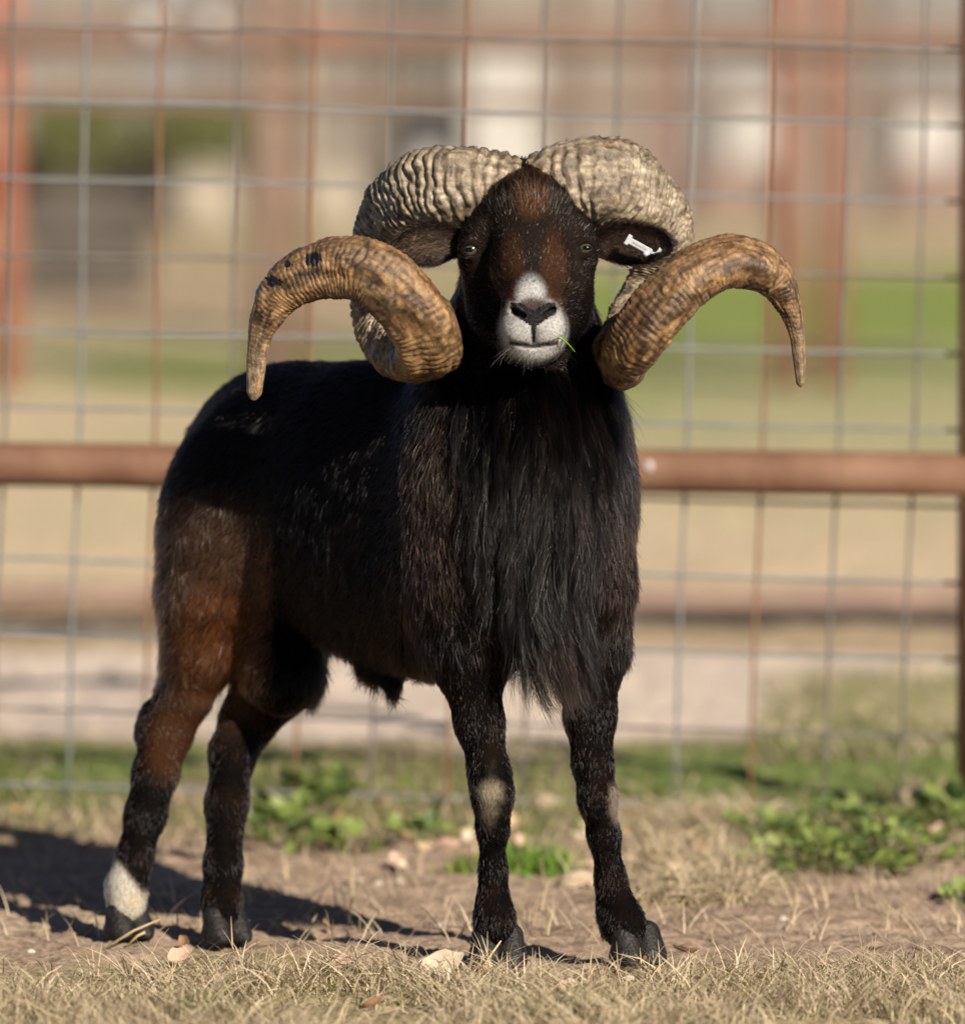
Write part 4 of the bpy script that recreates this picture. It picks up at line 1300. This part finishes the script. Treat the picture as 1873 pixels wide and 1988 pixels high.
M_leaf = leaf_mat('weed leaf', (.16, .215, .05), (.24, .30, .08), 3)
M_leafd = leaf_mat('dark weed leaf', (.07, .12, .035), (.12, .18, .05), 3)
L_green = [leaf_mesh('weed leaf', M_leaf, .2, .3, .40, k) for k in range(3)] + [leaf_mesh('weed leaf dark', M_leafd, .2, .35, .42, 9)]
def place_leaf(name, me, loc, size, yaw, pitch, roll, parent=None, origin=None):
    o = bpy.data.objects.new(name, me)
    o.location = np.asarray(loc) - (np.asarray(origin) if origin is not None else 0)
    o.rotation_euler = (roll, pitch, yaw); o.scale = (size, size, size)
    link(o, parent); return o
def weed(px, py, n, rad, height, size, label):
    c = G(px, py); c[2] = gz(c[0], c[1])
    e = empty('leafy_weed', tuple(c)); tag(e, label, 'weed', 'green weeds on the dirt')
    for k in range(n):
        a_ = rng.random() * 6.28; q = math.sqrt(rng.random())
        p = c + np.array([math.cos(a_) * q * rad, math.sin(a_) * q * rad * 1.3, height * (1.05 - q) * (.4 + .6 * rng.random()) + .006])
        place_leaf('leaf', L_green[rng.integers(0, 4)], p, size * (.6 + .7 * rng.random()), a_ + rng.normal() * .5, -.35 + rng.normal() * .35, rng.normal() * .3, e, c)
    for k in range(5):
        a_ = rng.random() * 6.28
        v, f = tube_mesh([c + np.array([0, 0, -.006]), c + np.array([math.cos(a_) * rad * .3, math.sin(a_) * rad * .3, height * .5]), c + np.array([math.cos(a_) * rad * .6, math.sin(a_) * rad * .6, height * .75])], [.0016, .0013, .0008], 6)
        mesh_obj('stem', v, f, M_leafd, e)
weed(540, 1640, 60, .075, .06, .034, 'low green weed patch growing beside the far hind leg')
weed(612, 1570, 34, .035, .085, .036, 'taller bluish green weed at the foot of the gate mesh')
weed(680, 1650, 22, .04, .03, .026, 'small yellowish green weed on the dirt below the belly')
weed(820, 1640, 22, .045, .035, .026, 'small weed among fallen leaves beside the front leg')
weed(1480, 1630, 90, .08, .045, .019, 'flat green weed patch behind the straw clump')
weed(1590, 1680, 190, .12, .045, .019, 'broad bright green weed mat on the dirt before the gate')
weed(1720, 1675, 180, .11, .045, .019, 'bright green weed mat next to the gate post side')
weed(1845, 1610, 44, .05, .075, .034, 'tall green weed at the foot of the gate post')
weed(1870, 1740, 18, .035, .02, .022, 'small green weed on the dirt below the gate post')
weed(1650, 1610, 110, .10, .04, .019, 'green weed patch under the gate mesh')
# fallen leaves
dry = [simple_mat('dry leaf ' + n_, a_, b_, 4, rough=.8) for n_, a_, b_ in (('tan', (.36, .24, .14), (.44, .31, .2)), ('brown', (.22, .12, .06), (.30, .17, .09)), ('pinkish', (.42, .27, .20), (.48, .33, .25)), ('pale', (.42, .34, .25), (.48, .40, .30)))]
L_dry = [leaf_mesh('dry leaf', m_, .35, .8, .36, 20 + k) for k, m_ in enumerate(dry)]
for k in range(90):
    if k < 62: p = spots(1, 620, 1500, 1540, 1700)[0]
    elif k < 78: p = spots(1, -50, 1900, 1560, 1800)[0]
    else: p = spots(1, 0, 1873, 1830, 1990)[0]
    kv = int(rng.integers(0, 4)); hue = ('tan', 'dark brown', 'pinkish', 'pale buff')[kv]
    o = place_leaf('fallen_leaf', L_dry[kv], (p[0], p[1], gz(p[0], p[1]) + .006), .016 + .016 * rng.random(), rng.random() * 6.28, rng.normal() * .3, rng.normal() * .5)
    if k < 78: tag(o, hue + ' curled leaf fallen on the brown dirt', 'leaf', hue + ' fallen leaves on the dirt')
    else: tag(o, hue + ' curled leaf caught in the straw coloured turf', 'leaf', hue + ' fallen leaves in the turf')
for px, py, s_, k, lab in ((850, 1905, .052, 3, 'large pale crumpled leaf lying beside the front hoof'), (345, 1868, .03, 2, 'pinkish leaf lying in the turf between the hind hooves'), (660, 1895, .026, 2, 'rosy tan leaf lying in the turf under the belly')):
    p = G(px, py)
    o = place_leaf('fallen_leaf', L_dry[k], (p[0] - s_ * .4, p[1], gz(p[0], p[1]) + .014), s_, .3, -.2, .9); tag(o, lab, 'leaf')
# stones
def stone(px, py, r_, label, mat, group=None):
    c = G(px, py); c[2] = gz(c[0], c[1]) + r_ * .25
    v, f = uv_sphere((0, 0, 0), 1.0, 18, 12)
    v = v * (.75 + .55 * noise3(v + px, 1.6)[:, None]) * np.array([r_ * 1.3, r_, r_ * .75])
    o = mesh_obj('stone', v + c, f, mat); tag(o, label, 'stone', group)
M_st = simple_mat('pale stone', (.36, .31, .26), (.44, .39, .33), 60, rough=.8, bump=.3)
M_st2 = simple_mat('tan stone', (.38, .29, .20), (.46, .36, .26), 60, rough=.85, bump=.3)
stone(497, 1572, .013, 'pinkish white stone behind the far hind leg by the weeds', M_st)
stone(1125, 1712, .020, 'tan stone on the dirt between the front legs', M_st2)
stone(1062, 1575, .016, 'tan stone at the foot of the gate mesh between the front legs', M_st2)
stone(1790, 1560, .026, 'pale stone at the foot of the gate post', M_st2)
stone(1218, 1893, .008, 'small pale pebble under the outer front hoof', M_st)
for px, py in ((700, 1700), (735, 1712), (775, 1708), (688, 1685), (852, 1790), (1440, 1760), (1520, 1790), (60, 1850)):
    stone(px, py, .003 + .0025 * rng.random(), 'small pale pebble lying on the bare dirt', M_st, 'pebbles on the dirt')
# straw stalks by the white sock
M_straw = simple_mat('straw stalk', (.42, .30, .16), (.52, .40, .24), 40, rough=.7)
for (a_, b_, h0, h1, lab) in (((205, 1838), (318, 1800), .004, .030, 'straw stalk leaning over the white-socked hoof'), ((285, 1822), (238, 1862), .016, .004, 'straw stalk lying across the toe of the white-socked hoof'), ((925, 1905), (972, 1868), .004, .050, 'straw stalk leaning up against the inner front hoof'), ((1360, 1758), (1470, 1748), .006, .006, 'straw stalk lying flat on the dirt beside the outer front leg')):
    A, B = G(*a_), G(*b_)
    if 'inner front' in lab or 'leaning over' in lab: B[1] = A[1] + .01
    if 'white' in lab: A[1] = B[1] = .235
    A[2] = gz(A[0], A[1]) + h0; B[2] = gz(B[0], B[1]) + h1
    M_ = (A + B) / 2 + np.array([.002, 0, .004])
    v, f = tube_mesh([A, M_, B], [.0016, .0014, .0008], 6); o = mesh_obj('straw_stalk', v, f, M_straw); tag(o, lab, 'straw')
